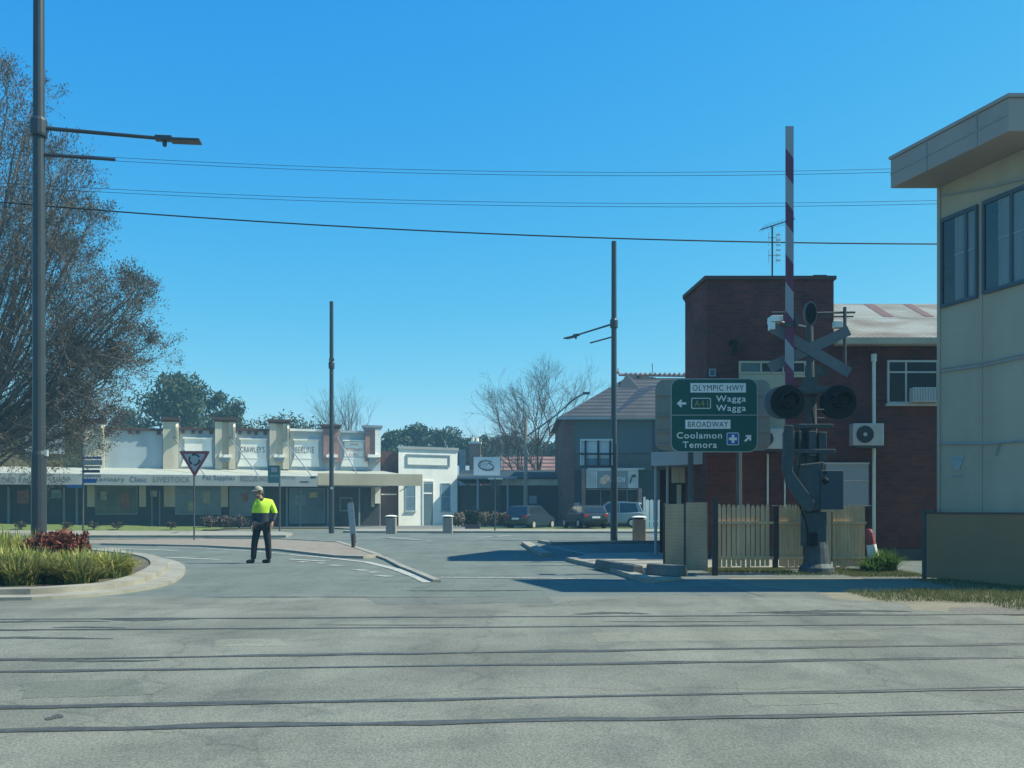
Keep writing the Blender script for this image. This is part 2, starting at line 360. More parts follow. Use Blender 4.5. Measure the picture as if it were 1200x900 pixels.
# grassy mound on the far left
mb = MB(); nx, ny = 40, 10
for j in range(ny+1):
    for i in range(nx+1):
        u, v = i/nx, j/ny
        X = -55+u*(-17.2+55); Y = 51.7+v*8
        h = .12+.8*(1-u)**1.3*math.sin(min(1, v*1.6)*PI/2)+.03*math.sin(i*1.3+j)
        mb.v.append((X, Y, h if 0 < j else .08))
for j in range(ny):
    for i in range(nx): mb.f.append((j*(nx+1)+i, j*(nx+1)+i+1, (j+1)*(nx+1)+i+1, (j+1)*(nx+1)+i)); mb.mi.append(0)
struct(mb.build('grass_mound', M['grassg'], smooth=True))
# splitter island with paving and pale kerb
isl = [G(x, y) for x, y in ((-60, 636), (120, 634), (240, 632.5), (330, 633.5), (395, 637), (440, 652), (425, 654), (395, 652.5), (330, 645), (240, 640.5), (120, 638), (-60, 640))]
sheet('traffic_island', [tuple(p) for p in isl], .05, M['paving'], thick=.05)
strip('island_kerb', [G(x, y) for x, y in ((-60, 634.6), (120, 633.2), (240, 631.8), (330, 632.7), (396, 636.3), (443, 652.2))], .2, 0, .065, M['concrete'])
strip('island_kerb', [G(x, y) for x, y in ((443, 652.4), (425, 654.6), (395, 653.2), (330, 645.6), (240, 641), (120, 638.6), (-60, 640.8))], .2, 0, .065, M['concrete'])
strip('merge_kerb', [G(x, y) for x, y in ((441, 651.8), (455, 657), (470, 665), (490, 673), (512, 682.5))], .13, 0, .05, M['concrete'])
# right-hand island in the side street
strip('kerb', [G(x, y) for x, y in ((616, 638), (624, 643), (632, 648), (641, 652.5))], .3, 0, .1, M['concrete'])
strip('kerb', [G(x, y) for x, y in ((634, 636), (648, 638.5), (700, 637.5), (780, 636.5))], .25, 0, .1, M['concrete'])
# painted lines
def line(pts, wd, name='painted_line'):
    mb = MB(); n = len(pts); L = []; R = []
    for i, p in enumerate(pts):
        a = pts[max(i-1, 0)]; b = pts[min(i+1, n-1)]; d = (b-a).normalized(); q = Vector((-d.y, d.x, 0)); L.append(p+q*wd/2); R.append(p-q*wd/2)
    for i in range(n-1): mb.quad(*[(q.x, q.y, .009) for q in (L[i], L[i+1], R[i+1], R[i])])
    return struct(mb.build(name, M['paint']))
def gl(*a): return [G(x, y) for x, y in a]
line(gl((337, 650), (380, 653.5), (430, 659), (463, 667), (490, 677), (502, 683)), .2)
line(gl((200, 641.8), (240, 641.8+.8), (300, 646.5), (335, 649.5)), .15)
line(gl((515, 677), (560, 677.5), (640, 678), (726, 680)), .13)
for a in (((338, 655.5), (384, 658)), ((386, 662.5), (400, 663.3)), ((416, 668), (430, 669)), ((443, 674.8), (458, 676)), ((350, 658.5), (360, 659.2)), ((433, 670.5), (442, 671.3)),
          ((372, 660), (380, 660.6)), ((120, 642), (208, 645.6)), ((196, 653.5), (258, 656)), ((96, 637), (190, 637.6)), ((182, 640.6), (236, 641.6))):
    line(gl(*a), .22)
for a in (((480, 629), (640, 628.6)), ((350, 630.5), (430, 631.5)), ((455, 630), (505, 634)), ((560, 630), (600, 627.5)), ((640, 629.5), (780, 629))):
    line(gl(*a), .25)
line(gl((640, 640), (700, 652)), .12)
# seal joint between the two asphalts, tar patches
def blob(pts, m, z, name):
    mb = MB(); mb.add([(p[0], p[1], z) for p in pts], [tuple(range(len(pts)))]); return struct(mb.build(name, m))
for k, (x0, x1, y, th, z) in enumerate(((120, 232, 726.5, 1.6, .0075), (-60, 130, 729, 1.1, .0075), (672, 762, 719.5, 1.5, .0075), (-50, 135, 748.5, 1.2, .0075), (-40, 190, 774.5, 1.6, .0075),
                                       (240, 600, 700, .35, .0075), (470, 640, 692.4, .4, .0075), (52, 75, 842, 3, .0075), (900, 1070, 717, 1.5, .0075), (60, 150, 736, .8, .0075), (860, 1010, 719, 1.2, .0075),
                                       (370, 560, 733, .35, .0075), (700, 900, 729, .4, .0075))):
    up = []; dn = []; n = 24
    for i in range(n+1):
        t = i/n; e = math.sin(t*PI)**.6; jj = random.uniform(.5, 1.2)
        x = x0+(x1-x0)*t; yy = y+math.sin(t*5+k)*th*.5
        up.append(G(x, yy-th*e*jj)); dn.append(G(x, yy+th*e*random.uniform(.5, 1.1)))
    blob([tuple(p) for p in up+dn[::-1]], M['tar'], z, 'tar_seam')

for (pts, c_) in (((( 20, 800), (160, 797), (175, 815), (30, 819)), (.16, .17, .145)), (((690, 742), (1010, 739), (1040, 750), (700, 753)), (.22, .22, .18)), (((430, 700), (640, 699), (650, 707), (440, 709)), (.15, .165, .15)), (((860, 800), (960, 798), (985, 825), (880, 828)), (.2, .205, .17)), (((250, 750), (330, 749), (338, 757), (252, 758)), (.24, .24, .2))):
    pp_ = [G(*p) for p in pts]; out = []
    for i in range(4):
        a_, b_ = pp_[i], pp_[(i+1) % 4]
        for k in range(8): v = a_+(b_-a_)*(k/8)+Vector((random.uniform(-.03, .03), random.uniform(-.03, .03), 0)); out.append((v.x, v.y))
    blob(out, asphalt_mat('asphalt_patch', tuple(c*.75 for c in c_), c_, 50, .15, .08), .0055, 'asphalt_patch')
# rails set in the crossing (each in its own dark flangeway)
rl = ((862, 846.5, 838, 'nearest rail across the bottom of the road'), (833, 819, 810, 'second rail from the front set in the asphalt'),
      (791, 780, 774, 'third rail from the front in the crossing'), (775.5, 765, 757, 'fourth rail from the front in the crossing'),
      (739, 735.5, 732, 'fifth rail, running out to the grass at the right'), (728, 723.5, 722, 'farthest rail, steel bright where it leaves the road at right'))
for i, (a, b, c, lab) in enumerate(rl):
    base = G(600, b); A = G(0, a); Bp = G(1200, c)
    d = (Bp-A).normalized(); A2 = base-d*40; B2 = base+d*28; q = Vector((-d.y, d.x, 0))
    r = thing('rail', 'worn steel '+lab, 'rail', base, math.atan2(d.y, d.x), 'rails across the level crossing')
    w2 = .02
    mb = MB(); mb.prism_x([(-w2, -.02), (w2, -.02), (w2, .008), (w2-.006, .0115), (-w2+.006, .0115), (-w2, .008)], -40, 28); mb.build('rail_head', M['steel'], r)
    n = 160; g = MB()
    up = []; dn = []
    for k in range(n+1):
        x = -40+68*k/n; up.append((x, w2+.007+random.random()**3*.09+.012*math.sin(k*.37+i), .0085)); dn.append((x, -w2-.003-random.random()**3*.05, .0085))
    for k in range(n): g.quad(dn[k], dn[k+1], up[k+1], up[k])
    g.build('flangeway', M['tar'], r)
sheet('ballast_bed', [(5.9, 8.4), (40, 9.5), (40, 10.8), (6.2, 9.9), (5.6, 9.2)], -.001, M['ballast'])
sheet('ballast_bed', [(6.3, 10.9), (40, 12), (40, 13.2), (5.6, 12.0), (5.3, 11.4)], -.001, M['ballast'])

# ------------------------------------------------------------------ cream railway building on the right
fr = Frame(7.73, 17.0, math.atan2(-1.82, .55))
cb = thing('railway_building', 'cream sheet clad two storey building with deep eave at the right edge', 'building', (7.73, 17, 0), fr.a)
LB = 2.2
MB().prism_z([(0, 0), (LB, 0), (LB+2.31, 7.66), (2.31, 7.66)], 0, 7.08).build('wall', M['sheet'], cb)
ro = MB().prism_z([(-.3, -.8), (2.4, -.8), (5.1, 8.2), (2.4, 8.2)], 7.083, 7.6).build('roof', M['eave'], cb, bevel=.01)
tr = MB(); tr.prism_z([(-.32, -.825), (2.42, -.825), (5.12, 8.22), (2.38, 8.22)], 7.603, 7.66); tr.build('roof_edge', M['eave'], ro)
tr = MB(); tr.box(-.3, 2.4, -.812, -.803, 7.33, 7.345); tr.box(.62, .635, -.815, -.803, 7.083, 7.6); tr.box(1.75, 1.765, -.815, -.803, 7.083, 7.6); tr.build('fascia_joint', M['greyt'], ro)
def strip_pts(px0, pya, px1, pyb, n): return fr.at(px0, pya, n), fr.at(px1, pyb, n)
for (pa, pb, ya0, ya1, yb0, yb1, mull, dk) in ((1104, 1147, 262, 357, 244, 345.5, 1134, 1120), (1153, 1214, 241, 342, 217, 323, 1187, 1171)):
    (xa, za), (xb, zb) = fr.at(pa, ya1), fr.at(pb, yb1); z0 = (za+zb)/2
    z1 = (fr.at(pa, ya0)[1]+fr.at(pb, yb0)[1])/2
    xb = min(xb, LB-.05)
    wn = MB()
    wn.box(xa, xb, -.05, -.003, z0-.06, z0+.0); wn.box(xa, xb, -.05, -.003, z1, z1+.07)
    wn.box(xa, xa+.045, -.05, -.003, z0+.002, z1-.002); wn.box(xb-.045, xb, -.05, -.003, z0+.002, z1-.002)
    xm = fr.x(mull); wn.box(xm-.03, xm+.03, -.045, -.003, z0+.002, z1-.002)
    wf = wn.build('window', mat('window_frame_slate', (.06, .09, .12), .6, .06), cb)
    xd = fr.x(dk)
    MB().box(xa+.047, xd, -.022, -.004, z0+.003, z1-.003).build('pane', M['glassd'], wf)
    g2 = MB(); g2.box(xd+.002, xm-.032, -.022, -.004, z0+.003, z1-.003); g2.box(xm+.032, xb-.047, -.022, -.004, z0+.003, z1-.003); g2.build('curtained_pane', M['curtain'], wf)
    h = MB(); zz = z0+(z1-z0)*.55; h.box(xd, xb-.047, -.03, -.0225, zz-.012, zz+.012); h.build('glazing_bar', M['greyt'], wf)
cv = MB(); cv.box(fr.x(1151)-.012, fr.x(1151)+.012, -.012, -.002, 0, fr.at(1151, 346)[1]); cv.box(-.02, .05, -.025, -.002, 0, 7.08); cv.build('cover_strip', M['sheet'], cb)
for (y0a, y1a, r_) in ((436, 418, .012), (432, 414, .009), (520, 516, .016), (230, 209, .014)):
    a, b = fr.at(1101, y0a, -.03), fr.at(1215, y1a+(y1a-y0a)*.15, -.03)
    mb = MB(); mb.path([(a[0], -.03, a[1]), ((a[0]+b[0])/2, -.03, (a[1]+b[1])/2-.03), (b[0], -.03, b[1])], r_, 6); mb.build('conduit', M['greyt'], cb)
e0, e1 = fr.at(1114, 535), fr.at(1131, 550)
bl = MB(); bl.cur = 0
x0, x1, zt, zb = e0[0], e1[0], e0[1], e1[1]; mw = (x0+x1)/2
bl.prism_y([(x0, zt), (x1, zt), (x1, zt-.05), (x0, zt-.05)], -.012, -.002); bl.prism_y([(x0+.03, zt-.06), (x1-.03, zt-.06), (mw+.05, zb), (mw-.05, zb)], -.012, -.002)
for k in range(7): bl.box(x0+.02+k*.045, x0+.045+k*.045, -.01, -.002, zb-.13, zb-.1)
bl.build('faded_emblem', mat('faded_blue', (.26, .34, .34), .8, .05), cb)
sp_ = MB(); sp_.tube((fr.at(1172, 522)[0], -.04, fr.at(1172, 520)[1]), (fr.at(1168, 535)[0], -.04, fr.at(1168, 534)[1]), .014); sp_.build('pipe_stub', M['greyt'], cb)
# brown sheet fence against the building
sf = thing('sheet_fence', 'low brown metal sheet fence along the foot of the cream building', 'fence', (7.73, 17, 0), fr.a)
MB().box(-.08, 3.1, -.2, -.17, .02, 1.17).build('sheet', M['olivef'], sf)
MB().box(-.1, 3.1, -.215, -.155, 1.172, 1.2).build('rail_cap', M['brown'], sf)
pp = MB(); pp.tube((-.13, -.2, 0), (-.13, -.2, 1.24), .045, n=10); pp.box(-.13, .12, -.23, -.17, 1.205, 1.25); pp.build('post', M['gal'], sf)

# ------------------------------------------------------------------ red brick building
bx, by = 4.77, 23.0
fb = Frame(bx, by, 0)
bb = thing('brick_building', 'dark red brick building with square tower and rusty iron roof', 'building', (bx, by, 0))
TW = fb.x(977); TH = fb.at(0, 328)[1]
tw = MB(); tw.prism_z([(0, 0), (TW, 0), (TW, 6), (1.2, 6), (-.15, 2.05)], 0, TH); tower = tw.build('tower', M['brickr'], bb)
co = MB(); co.prism_z([(-.06, -.06), (TW+.05, -.06), (TW+.05, 6.06), (1.15, 6.06), (-.22, 2.05)], TH+.002, TH+.09); co.build('coping', M['brown'], tower)
MB().box(fb.x(958), fb.x(974), .3, .9, TH+.092, TH+.2).build('vent_cap', M['brown'], tower)
x0, ze = fb.at(977, 398); x1 = 9.5
MB().box(x0+.002, x1, .02, 7, 0, ze-.15).build('wing_wall', M['brickr'], bb)
rf = MB(); yr = 6.0; zr = HC+(Y0-356)*(23+yr)/F
rf.add([(x0+.02, -.25, ze), (x1, -.25, ze), (x1, yr, zr), (x0+.02, yr, zr), (x0+.02, yr+6, ze), (x1, yr+6, ze)], [(0,1,2,3), (3,2,5,4)])
roof = rf.build('roof', M['iron'], bb)
sl_ = (zr-ze)/(yr+.25)
for (a, b, c, d) in ((1012, 1024, 1048, 1036), (1058, 1068, 1095, 1085)):
    # rust streaks running down the sheets
    A = []
    for px_, t in ((a, .98), (b, .98), (c, .55), (d, .55)):
        y = -.25+(yr+.25)*t; z = ze+sl_*(y+.25)+.01; A.append(((px_-600)*(23+y)/F-bx, y, z))
    MB().add(A, [(0,1,2,3)]).build('rust_patch', M['rust'], roof)
gt = MB(); gt.box(x0-.02, x1, -.36, -.255, ze-.16, ze-.01); gt.build('gutter', M['beige'], bb)
# windows of the wing
def win(px0, px1, py0, py1, name, mulls=(), trans=(), glass=M['glassd'], n=-.05, frame=M['beige'], parent=bb, f=fb, sill=True, fw=.05):
    (xa, zt), (xb, zb) = f.at(px0, py0, n), f.at(px1, py1, n)
    m_ = MB(); m_.box(xa, xb, n, -.002, zt-fw, zt); m_.box(xa, xb, n, -.002, zb, zb+fw)
    m_.box(xa, xa+fw, n, -.002, zb+fw+.001, zt-fw-.001); m_.box(xb-fw, xb, n, -.002, zb+fw+.001, zt-fw-.001)
    for p_ in mulls: q = f.x(p_, n); m_.box(q-fw*.4, q+fw*.4, n+.005, -.002, zb+fw+.001, zt-fw-.001)
    for p_ in trans: q = f.at(px0, p_, n)[1]; m_.box(xa+fw+.001, xb-fw-.001, n+.008, -.002, q-fw*.4, q+fw*.4)
    w_ = m_.build(name, frame, parent)
    MB().box(xa+fw+.001, xb-fw-.001, n+.02, -.003, zb+fw+.001, zt-fw-.001).build('pane', glass, w_)
    if sill: MB().box(xa-.05, xb+.05, n-.06, -.002, zb-.06, zb-.002).build('sill', frame, w_)
    return w_
wq = win(1040, 1100, 422, 473, 'window', (1062,), (436,), frame=M['alu'])
(xa, zt), (xb, zb) = fb.at(1066, 455, -.1), fb.at(1098, 472, -.1)
ac = MB().box(xa, xb, -.3, -.052, zb, zt).build('window_air_conditioner', M['alu'], wq, bevel=.01)
g = MB()
for k in range(9): g.box(xa+.03+k*.065, xa+.05+k*.065, -.306, -.302, zb+.03, zt-.03)
g.build('grille', M['greyt'], wq)
win(866, 945, 423, 438, 'window', (892, 918), glass=M['glassd'], frame=M['beige'], sill=False)
pn = MB(); fb.rect(pn, 866, 921, 438.5, 512, -.04, -.002); fb.rect(pn, 921.3, 944, 438.5, 442, -.04, -.002); pn.build('infill_panel', M['beige'], bb)
win(831, 839, 432, 441, 'window', frame=M['greyt'], sill=False, fw=.03)
dn = MB(); (xd, zd) = fb.at(1023, 417); dn.tube((xd, -.06, 0), (xd, -.06, zd), .045, n=10); dn.tube((xd, -.06, zd-.15), (xd, -.06, zd+.03), .07, n=10); dn.build('downpipe', M['alu'], bb)
for a_, b_ in ((811, 0), (900, 0)):
    pass
lm = MB(); (xa, za) = fb.at(858, 400); lm.box(xa-.08, xa+.08, -.25, -.002, za-.1, za); lm.box(xa-.05, xa+.05, -.3, -.2, za-.35, za-.102); lm.build('wall_lamp', M['black'], bb)
rd = MB(); fb.rect(rd, 968, 1018, 544, 600, -.06, -.002); dr = rd.build('boarded_window', M['fasciag'], bb)
tt = MB(); fb.rect(tt, 968, 1018, 562.5, 564, -.075, -.062); fb.rect(tt, 965, 1019, 542, 544, -.085, -.002); tt.build('batten', M['alu'], dr)
pz = MB(); (xa, za) = fb.at(899, 532); pz.tube((xa, -.05, 0), (xa, -.05, za), .025, n=8); (xa, za) = fb.at(919, 530); pz.tube((xa, -.05, .0), (xa, -.05, za), .02, n=8); pz.build('conduit', M['alu'], bb)
base = MB(); base.box(.003, TW, -.04, -.002, 0, .28); base.box(TW+.003, 9.5, -.04, .018, 0, .28); base.build('plinth', M['dark'], bb)
# outdoor air-conditioner units hang on the wall
def acunit(px0, px1, py0, py1, label):
    (xa, zt), (xb, zb) = fb.at(px0, py0, -.35), fb.at(px1, py1, -.35)
    t = thing('air_conditioner', label, 'air conditioner', (bx+xa, by-.35, zb), 0, 'outdoor units on the brick wall')
    W, H = xb-xa, zt-zb
    MB().box(0, W, 0, .3, 0, H).build('casing', M['alu'], t, bevel=.015)
    cx = W*.38
    MB().lathe((cx, -.004, H*.5), [(H*.39, 0), (H*.39, -.012), (H*.36, -.015)], 28, 'y').build('fan_grille', M['polem'], t)
    MB().lathe((cx, -.022, H*.5), [(.05, 0), (.045, -.01)], 14, 'y').build('fan_hub', M['alu'], t)
    MB().box(.05, W-.05, -.0, .34, -.05, -.003).build('bracket', M['gal'], t)
acunit(1000, 1036, 496, 522, 'cream outdoor air conditioner unit beside the downpipe on the brick wall')
acunit(884, 918, 502, 526, 'cream outdoor air conditioner partly hidden behind the large road sign back')
# awning and glazed shopfront left of the tower
sh = thing('shop_annexe', 'small annexe with grey awning and pale blinds left of the brick tower', 'building', (bx, by, 0))
aw = MB(); za0 = fb.at(763, 530, 1.4)[1]; za1 = fb.at(763, 546, 1.4)[1]
aw.prism_z([(fb.x(763, 1.4), 1.4), (fb.x(830, .3)-.05, .3), (-.1, 1.9), (.6, 4.15), (fb.x(765, 4.15), 4.15)], za1, za0); aw.build('awning', M['fasciag'], sh)
an = MB(); an.prism_z([(fb.x(786, 2.3), 2.3), (fb.x(829, 2.3), 2.3), (1.2, 4), (fb.x(786, 4), 4)], 0, za1-.003); an.build('wall', M['dark'], sh)
an = MB(); an.prism_z([(fb.x(773, 4.2), 4.2), (1.3, 4.2), (2.2, 13.5), (fb.x(774, 13.5), 13.5)], 0, 4.55); an.build('shadow_block', M['brickr'], sh)  # unseen mass added to lengthen the annexe's shadow on the side street
fa = Frame(bx-.62, by+2.25, 0)
for (a, b, y0_, y1_, mm) in ((787, 796, 545, 566, 'bl'), (796.5, 805, 545, 566, 'bl'), (805.5, 812, 545, 566, 'bl'), (812.5, 818, 545, 566, 'bl'), (819, 822, 545, 590, 'bl'), (793, 798, 568, 597, 'bl'), (815, 817, 568, 590, 'bl')):
    mb = MB(); xq0, z0_ = fa.at(a, y0_); xq1, z1_ = fa.at(b, y1_)
    mb.box(xq0-.62, xq1-.62, 2.2, 2.25, z1_, z0_); mb.build('blind', M['cream'], sh)
for px_ in (769, 783, 829):
    xq = fb.x(px_, 1.5); MB().tube((xq, 1.6, 0), (xq, 1.6, za1), .04, n=8).build('post', M['fasciag'], sh)
# aerial on the tower roof
xa = (905-600)*24/F; an = thing('tv_aerial', 'thin rooftop television aerial on the brick tower', 'aerial', (xa, 24, TH+.09))
zt = HC+(Y0-265)*24/F-TH-.09
MB().tube((0, 0, 0), (0, 0, zt), .022, n=8).build('mast', M['polem'], an)
m_ = MB(); m_.tube((-.28, .1, zt-.06), (.55, -.1, zt+.16), .014, n=6)
for k in range(9):
    x = -.25+k*.09; m_.tube((x, -.35, zt-.05+k*.024), (x, .35, zt-.05+k*.024), .006, n=4)
m_.build('yagi', M['polem'], an)
m_ = MB()
for z in (-.3, -.75):
    for x in (-.09, .1, .18): m_.tube((x, 0, zt+z-.2), (x, 0, zt+z+.15), .007, n=4)
    m_.tube((-.1, 0, zt+z), (.2, 0, zt+z), .01, n=5)
for k in range(6): m_.box(.1, .2, -.03, -.01, zt-.9+k*.13, zt-.86+k*.13)
m_.build('bowtie_panel', M['alu'], an)

# ------------------------------------------------------------------ picket fence and slatted panels
YF = 19.3; sc = F/YF
pf = thing('picket_fence', 'pale timber picket fence with dark posts before the brick building', 'fence', ((833-600)/sc, YF, 0))
def fx(px): return (px-833)/sc
def fz(py): return HC+(Y0-py)/sc
for (a, b, pitch, pw) in ((835, 905, 5.65, 4.3), (913, 942, 3.6, 3.3), (976, 1014, 4.2, 3.9)):
    mb = MB(); x = a; k = 0
    while x+pw <= b:
        zt = fz(592)+random.uniform(-.015, .015); x0, x1 = fx(x), fx(x+pw); xm = (x0+x1)/2; z0 = .06+random.uniform(0, .03)
        jx = random.uniform(-.004, .004)
        mb.prism_y([(x0+jx, z0), (x1+jx, z0), (x1, zt-.05), (x1-.012, zt-.035), (x1-.004, zt-.02), (xm, zt+.02), (x0+.004, zt-.02), (x0+.012, zt-.035), (x0, zt-.05)], -.012, .008)
        x += pitch
    mb.build('picket_panel', M['wood'], pf)
    r_ = MB(); r_.box(fx(a-1), fx(b+1), -.05, -.014, fz(614), fz(611)); r_.box(fx(a-1), fx(b+1), -.05, -.014, fz(655), fz(652)); r_.build('rail', M['wood'], pf)
bd = MB(); bd.box(fx(944.5), fx(974), -.01, .01, .06, fz(592)); bd.build('picket_panel', M['wood'], pf)
for px_ in (908.5, 943.5, 1017):
    o = MB().box(fx(px_-2.7), fx(px_+2.7), -.05, .05, 0, fz(592)-.02 if px_ != 908.5 else fz(594)).build('post', M['wooddk'], pf)
    MB().box(fx(px_-3), fx(px_+3), -.06, .06, fz(593), fz(592.2)).build('post_cap', M['alu'], o)
A = Vector((3.14, 19.3, 0)); B = Vector((3.74, 17.9, 0)); d = B-A; an_ = math.atan2(d.y, d.x); L = d.length
gp = thing('slatted_screen', 'grey brown slatted screen panels standing edge on to the footpath', 'screen', A, an_)
for (s0, s1) in ((.03, L*.5-.02), (L*.5+.02, L-.03)):
    MB().box(s0, s1, -.015, .015, .08, 1.36+.05*(s0/L)).build('panel', M['panel'], gp)
for s_ in (0, L*.5): MB().box(s_-.02, s_+.02, -.03, .03, 0, 1.38).build('post', M['wooddk'], gp)
bp_ = thing('black_post', 'square black post at the corner of screen and picket fence', 'post', (3.84, 17.75, 0))
MB().box(-.05, .05, -.05, .05, 0, 1.45).build('shaft', M['wooddk'], bp_, bevel=.006)
MB().box(-.058, .058, -.058, .058, 1.452, 1.47).build('cap', M['wooddk'], bp_)
# two long concrete wheel stops
def block(a, b, h, wd, lab):
    p, q = G(*a), G(*b); c = (p+q)/2; dd = q-p; l_ = dd.length/2
    o = MB(); o.prism_x([(-wd/2, 0), (wd/2, 0), (wd/2-.05, h), (-wd/2+.05, h)], -l_, l_)
    o = o.build('kerb_block', mat('dark_concrete', (.13, .13, .12), .9, .15, 3, stain=.2), bevel=.02); o.location = (c.x, c.y, .05); o.rotation_euler = (0, 0, math.atan2(dd.y, dd.x)); return tag(o, lab, 'concrete block')
block((703, 667), (748, 676), .16, .28, 'long low concrete block on the corner footpath, farther one')
block((762, 676), (800, 679), .2, .3, 'low concrete block at the foot of the slatted screen')

# ------------------------------------------------------------------ green direction sign
YS = 21.0; fs = Frame((786-600)*YS/F, YS, 0)
ds = thing('direction_sign', 'green road sign with white rounded border reading Olympic Hwy and Broadway', 'road sign', ((786-600)*YS/F, YS, 0))
def rrect(mb, x0, x1, z0, z1, r, y0, y1, n=8):
    pts = []
    for cx, cz, a0 in ((x1-r, z1-r, 0), (x0+r, z1-r, 90), (x0+r, z0+r, 180), (x1-r, z0+r, 270)):
        for k in range(n+1):
            t = math.radians(a0+90*k/n); pts.append((cx+r*math.cos(t), cz+r*math.sin(t)))
    mb.prism_y(pts, y0, y1); return mb
(x0, z1), (x1, z0) = fs.at(786, 443.5), fs.at(888, 530)
def q(px, py): return fs.at(px, py)
rrect(MB(), x0, x1, z0, z1, .2, .0, .02).build('border', M['fasciag'], ds)
rrect(MB(), x0+.022, x1-.022, z0+.022, z1-.022, .185, -.004, -.001).build('face', M['green'], ds)
def rb(px0, px1, py0, py1, y0=-.008, y1=-.005): 
    a, b = q(px0, py0), q(px1, py1); return (a[0], b[0], y0, y1, b[1], a[1])
MB().box(*rb(787.5, 886.5, 486, 487)).build('divider', M['fasciag'], ds)
pl = MB(); pl.box(*rb(809, 874, 449, 460)); pl.build('road_name_plate', M['signw'], ds)
pl = MB(); pl.box(*rb(803, 856, 492, 502.5)); pl.build('road_name_plate', M['signw'], ds)
def tx(s_, px0, px1, py0, py1, m, y=-.009): a, b = q(px0, py0), q(px1, py1); fit_text(s_, a[0], b[0], b[1], a[1], y, m, ds, off=.012 if 'a' in s_ else 0)
tx('OLYMPIC HWY', 811.5, 871.5, 451.2, 458, M['blacktxt']); tx('BROADWAY', 806, 853, 494, 500.7, M['blacktxt'])
tx('Wagga', 839, 874, 463.5, 473, M['signw'], -.005); tx('Wagga', 839, 874, 474.5, 484, M['signw'], -.005)
tx('Coolamon', 793, 846, 506.5, 514, M['signw'], -.005); tx('Temora', 800, 840, 517.5, 525, M['signw'], -.005)
a, b = q(810, 466.3), q(833, 479); rrect(MB(), a[0], b[0], b[1], a[1], .03, -.007, -.005).build('shield_border', M['signw'], ds)
rrect(MB(), a[0]+.018, b[0]-.018, b[1]+.018, a[1]-.018, .02, -.010, -.008).build('shield_face', M['green'], ds)
tx('A41', 813.5, 829.5, 469, 476.5, M['signy'], -.0105)
def arrow(cx, cz, ang, s_):
    pts = [(1, 0), (.1, .85), (-.15, .6), (.2, .24), (-1, .24), (-1, -.24), (.2, -.24), (-.15, -.6), (.1, -.85)]
    c_, n_ = math.cos(ang), math.sin(ang)
    MB().prism_y([(cx+s_*(x*c_-z*n_), cz+s_*(x*n_+z*c_)) for x, z in pts], -.008, -.005).build('arrow', M['signw'], ds)
a = q(798.5, 472.8); arrow(a[0], a[1], PI, .105)
a = q(876.5, 513.5); arrow(a[0], a[1], PI/4, .1)
a, b = q(851.5, 507), q(866, 521.7); rrect(MB(), a[0], b[0], b[1], a[1], .03, -.007, -.005).build('hospital_border', M['signw'], ds)
rrect(MB(), a[0]+.015, b[0]-.015, b[1]+.015, a[1]-.015, .02, -.010, -.008).build('hospital_panel', M['signb'], ds)
c_ = ((a[0]+b[0])/2, (a[1]+b[1])/2); cr_ = MB(); cr_.box(c_[0]-.09, c_[0]+.09, -.014, -.011, c_[1]-.03, c_[1]+.03); cr_.box(c_[0]-.03, c_[0]+.03, -.017, -.0145, c_[1]-.09, c_[1]+.09); cr_.build('hospital_cross', M['signw'], ds)
for px_ in (809, 866): MB().tube((q(px_, 0)[0], .07, 0), (q(px_, 0)[0], .07, z1-.1), .045, n=10).build('post', M['gal'], ds)
# back of another large sign just behind
YB = 22.2; f2 = Frame((768-600)*YB/F, YB, 0)
bs = thing('sign_seen_from_behind', 'beige back of a large rounded road sign behind the green one', 'road sign', ((768-600)*YB/F, YB, 0))
a, b = f2.at(768, 445), f2.at(903, 528); rrect(MB(), a[0], b[0], b[1], a[1], .22, 0, .02).build('panel', M['signback'], bs)
st = MB()
for yy in (463, 487, 506, 521): z_ = f2.at(0, yy)[1]; st.box(a[0]+.02, b[0]-.02, -.03, -.002, z_-.02, z_+.015)
st.build('stiffener', M['signback'], bs)
for px_ in (811, 868): MB().tube((f2.x(px_), .06, 0), (f2.x(px_), .06, a[1]-.1), .045, n=8).build('post', M['gal'], bs)

# ------------------------------------------------------------------ level crossing signal
YC = 18.3; k_ = YC/F; SX = (955-600)*k_
cs = thing('crossing_signal', 'grey level crossing signal mast with crossbuck, twin lamps and raised boom', 'crossing signal', (SX, YC, 0))
def cp(px, py, y=0, at=None):
    k = (YC+(y if at is None else at))/F; return ((px-600)*k-SX, y, HC+(Y0-py)*k)
mast = MB(); mast.tube(cp(957, 672), cp(954, 596), .14, .12, 14); mast.tube(cp(953, 596), cp(950, 455), .11, .1, 14); mast.tube(cp(950, 455.1), cp(948, 355), .08, .065, 14); mast.build('mast', M['gal'], cs)
bf = MB(); z = .0; bf.lathe((.03, 0, 0), [(.34, 0), (.33, .12), (.25, .2), (.22, .5), (.2, .62)], 16); bf.build('base', M['gal'], cs)
M['xbuck'] = mat('crossbuck_paint', (.13, .15, .16), .6, .1, 4, stain=.2)
c0 = cp(948, 410)
for (a, b) in (((903, 385), (993, 438)), ((900, 432), (993, 388))):
    p, r_ = Vector(cp(*a)), Vector(cp(*b)); dd = (r_-p).normalized(); n_ = Vector((-dd.z, 0, dd.x))*.102
    yy = -.13 if a[1] < 400 else -.1
    pts = [p+n_, p-n_, r_-n_, r_+n_]
    cbk = MB().prism_y([(v.x, v.z) for v in pts], yy, yy+.012).build('crossbuck_arm', M['xbuck'], cs)
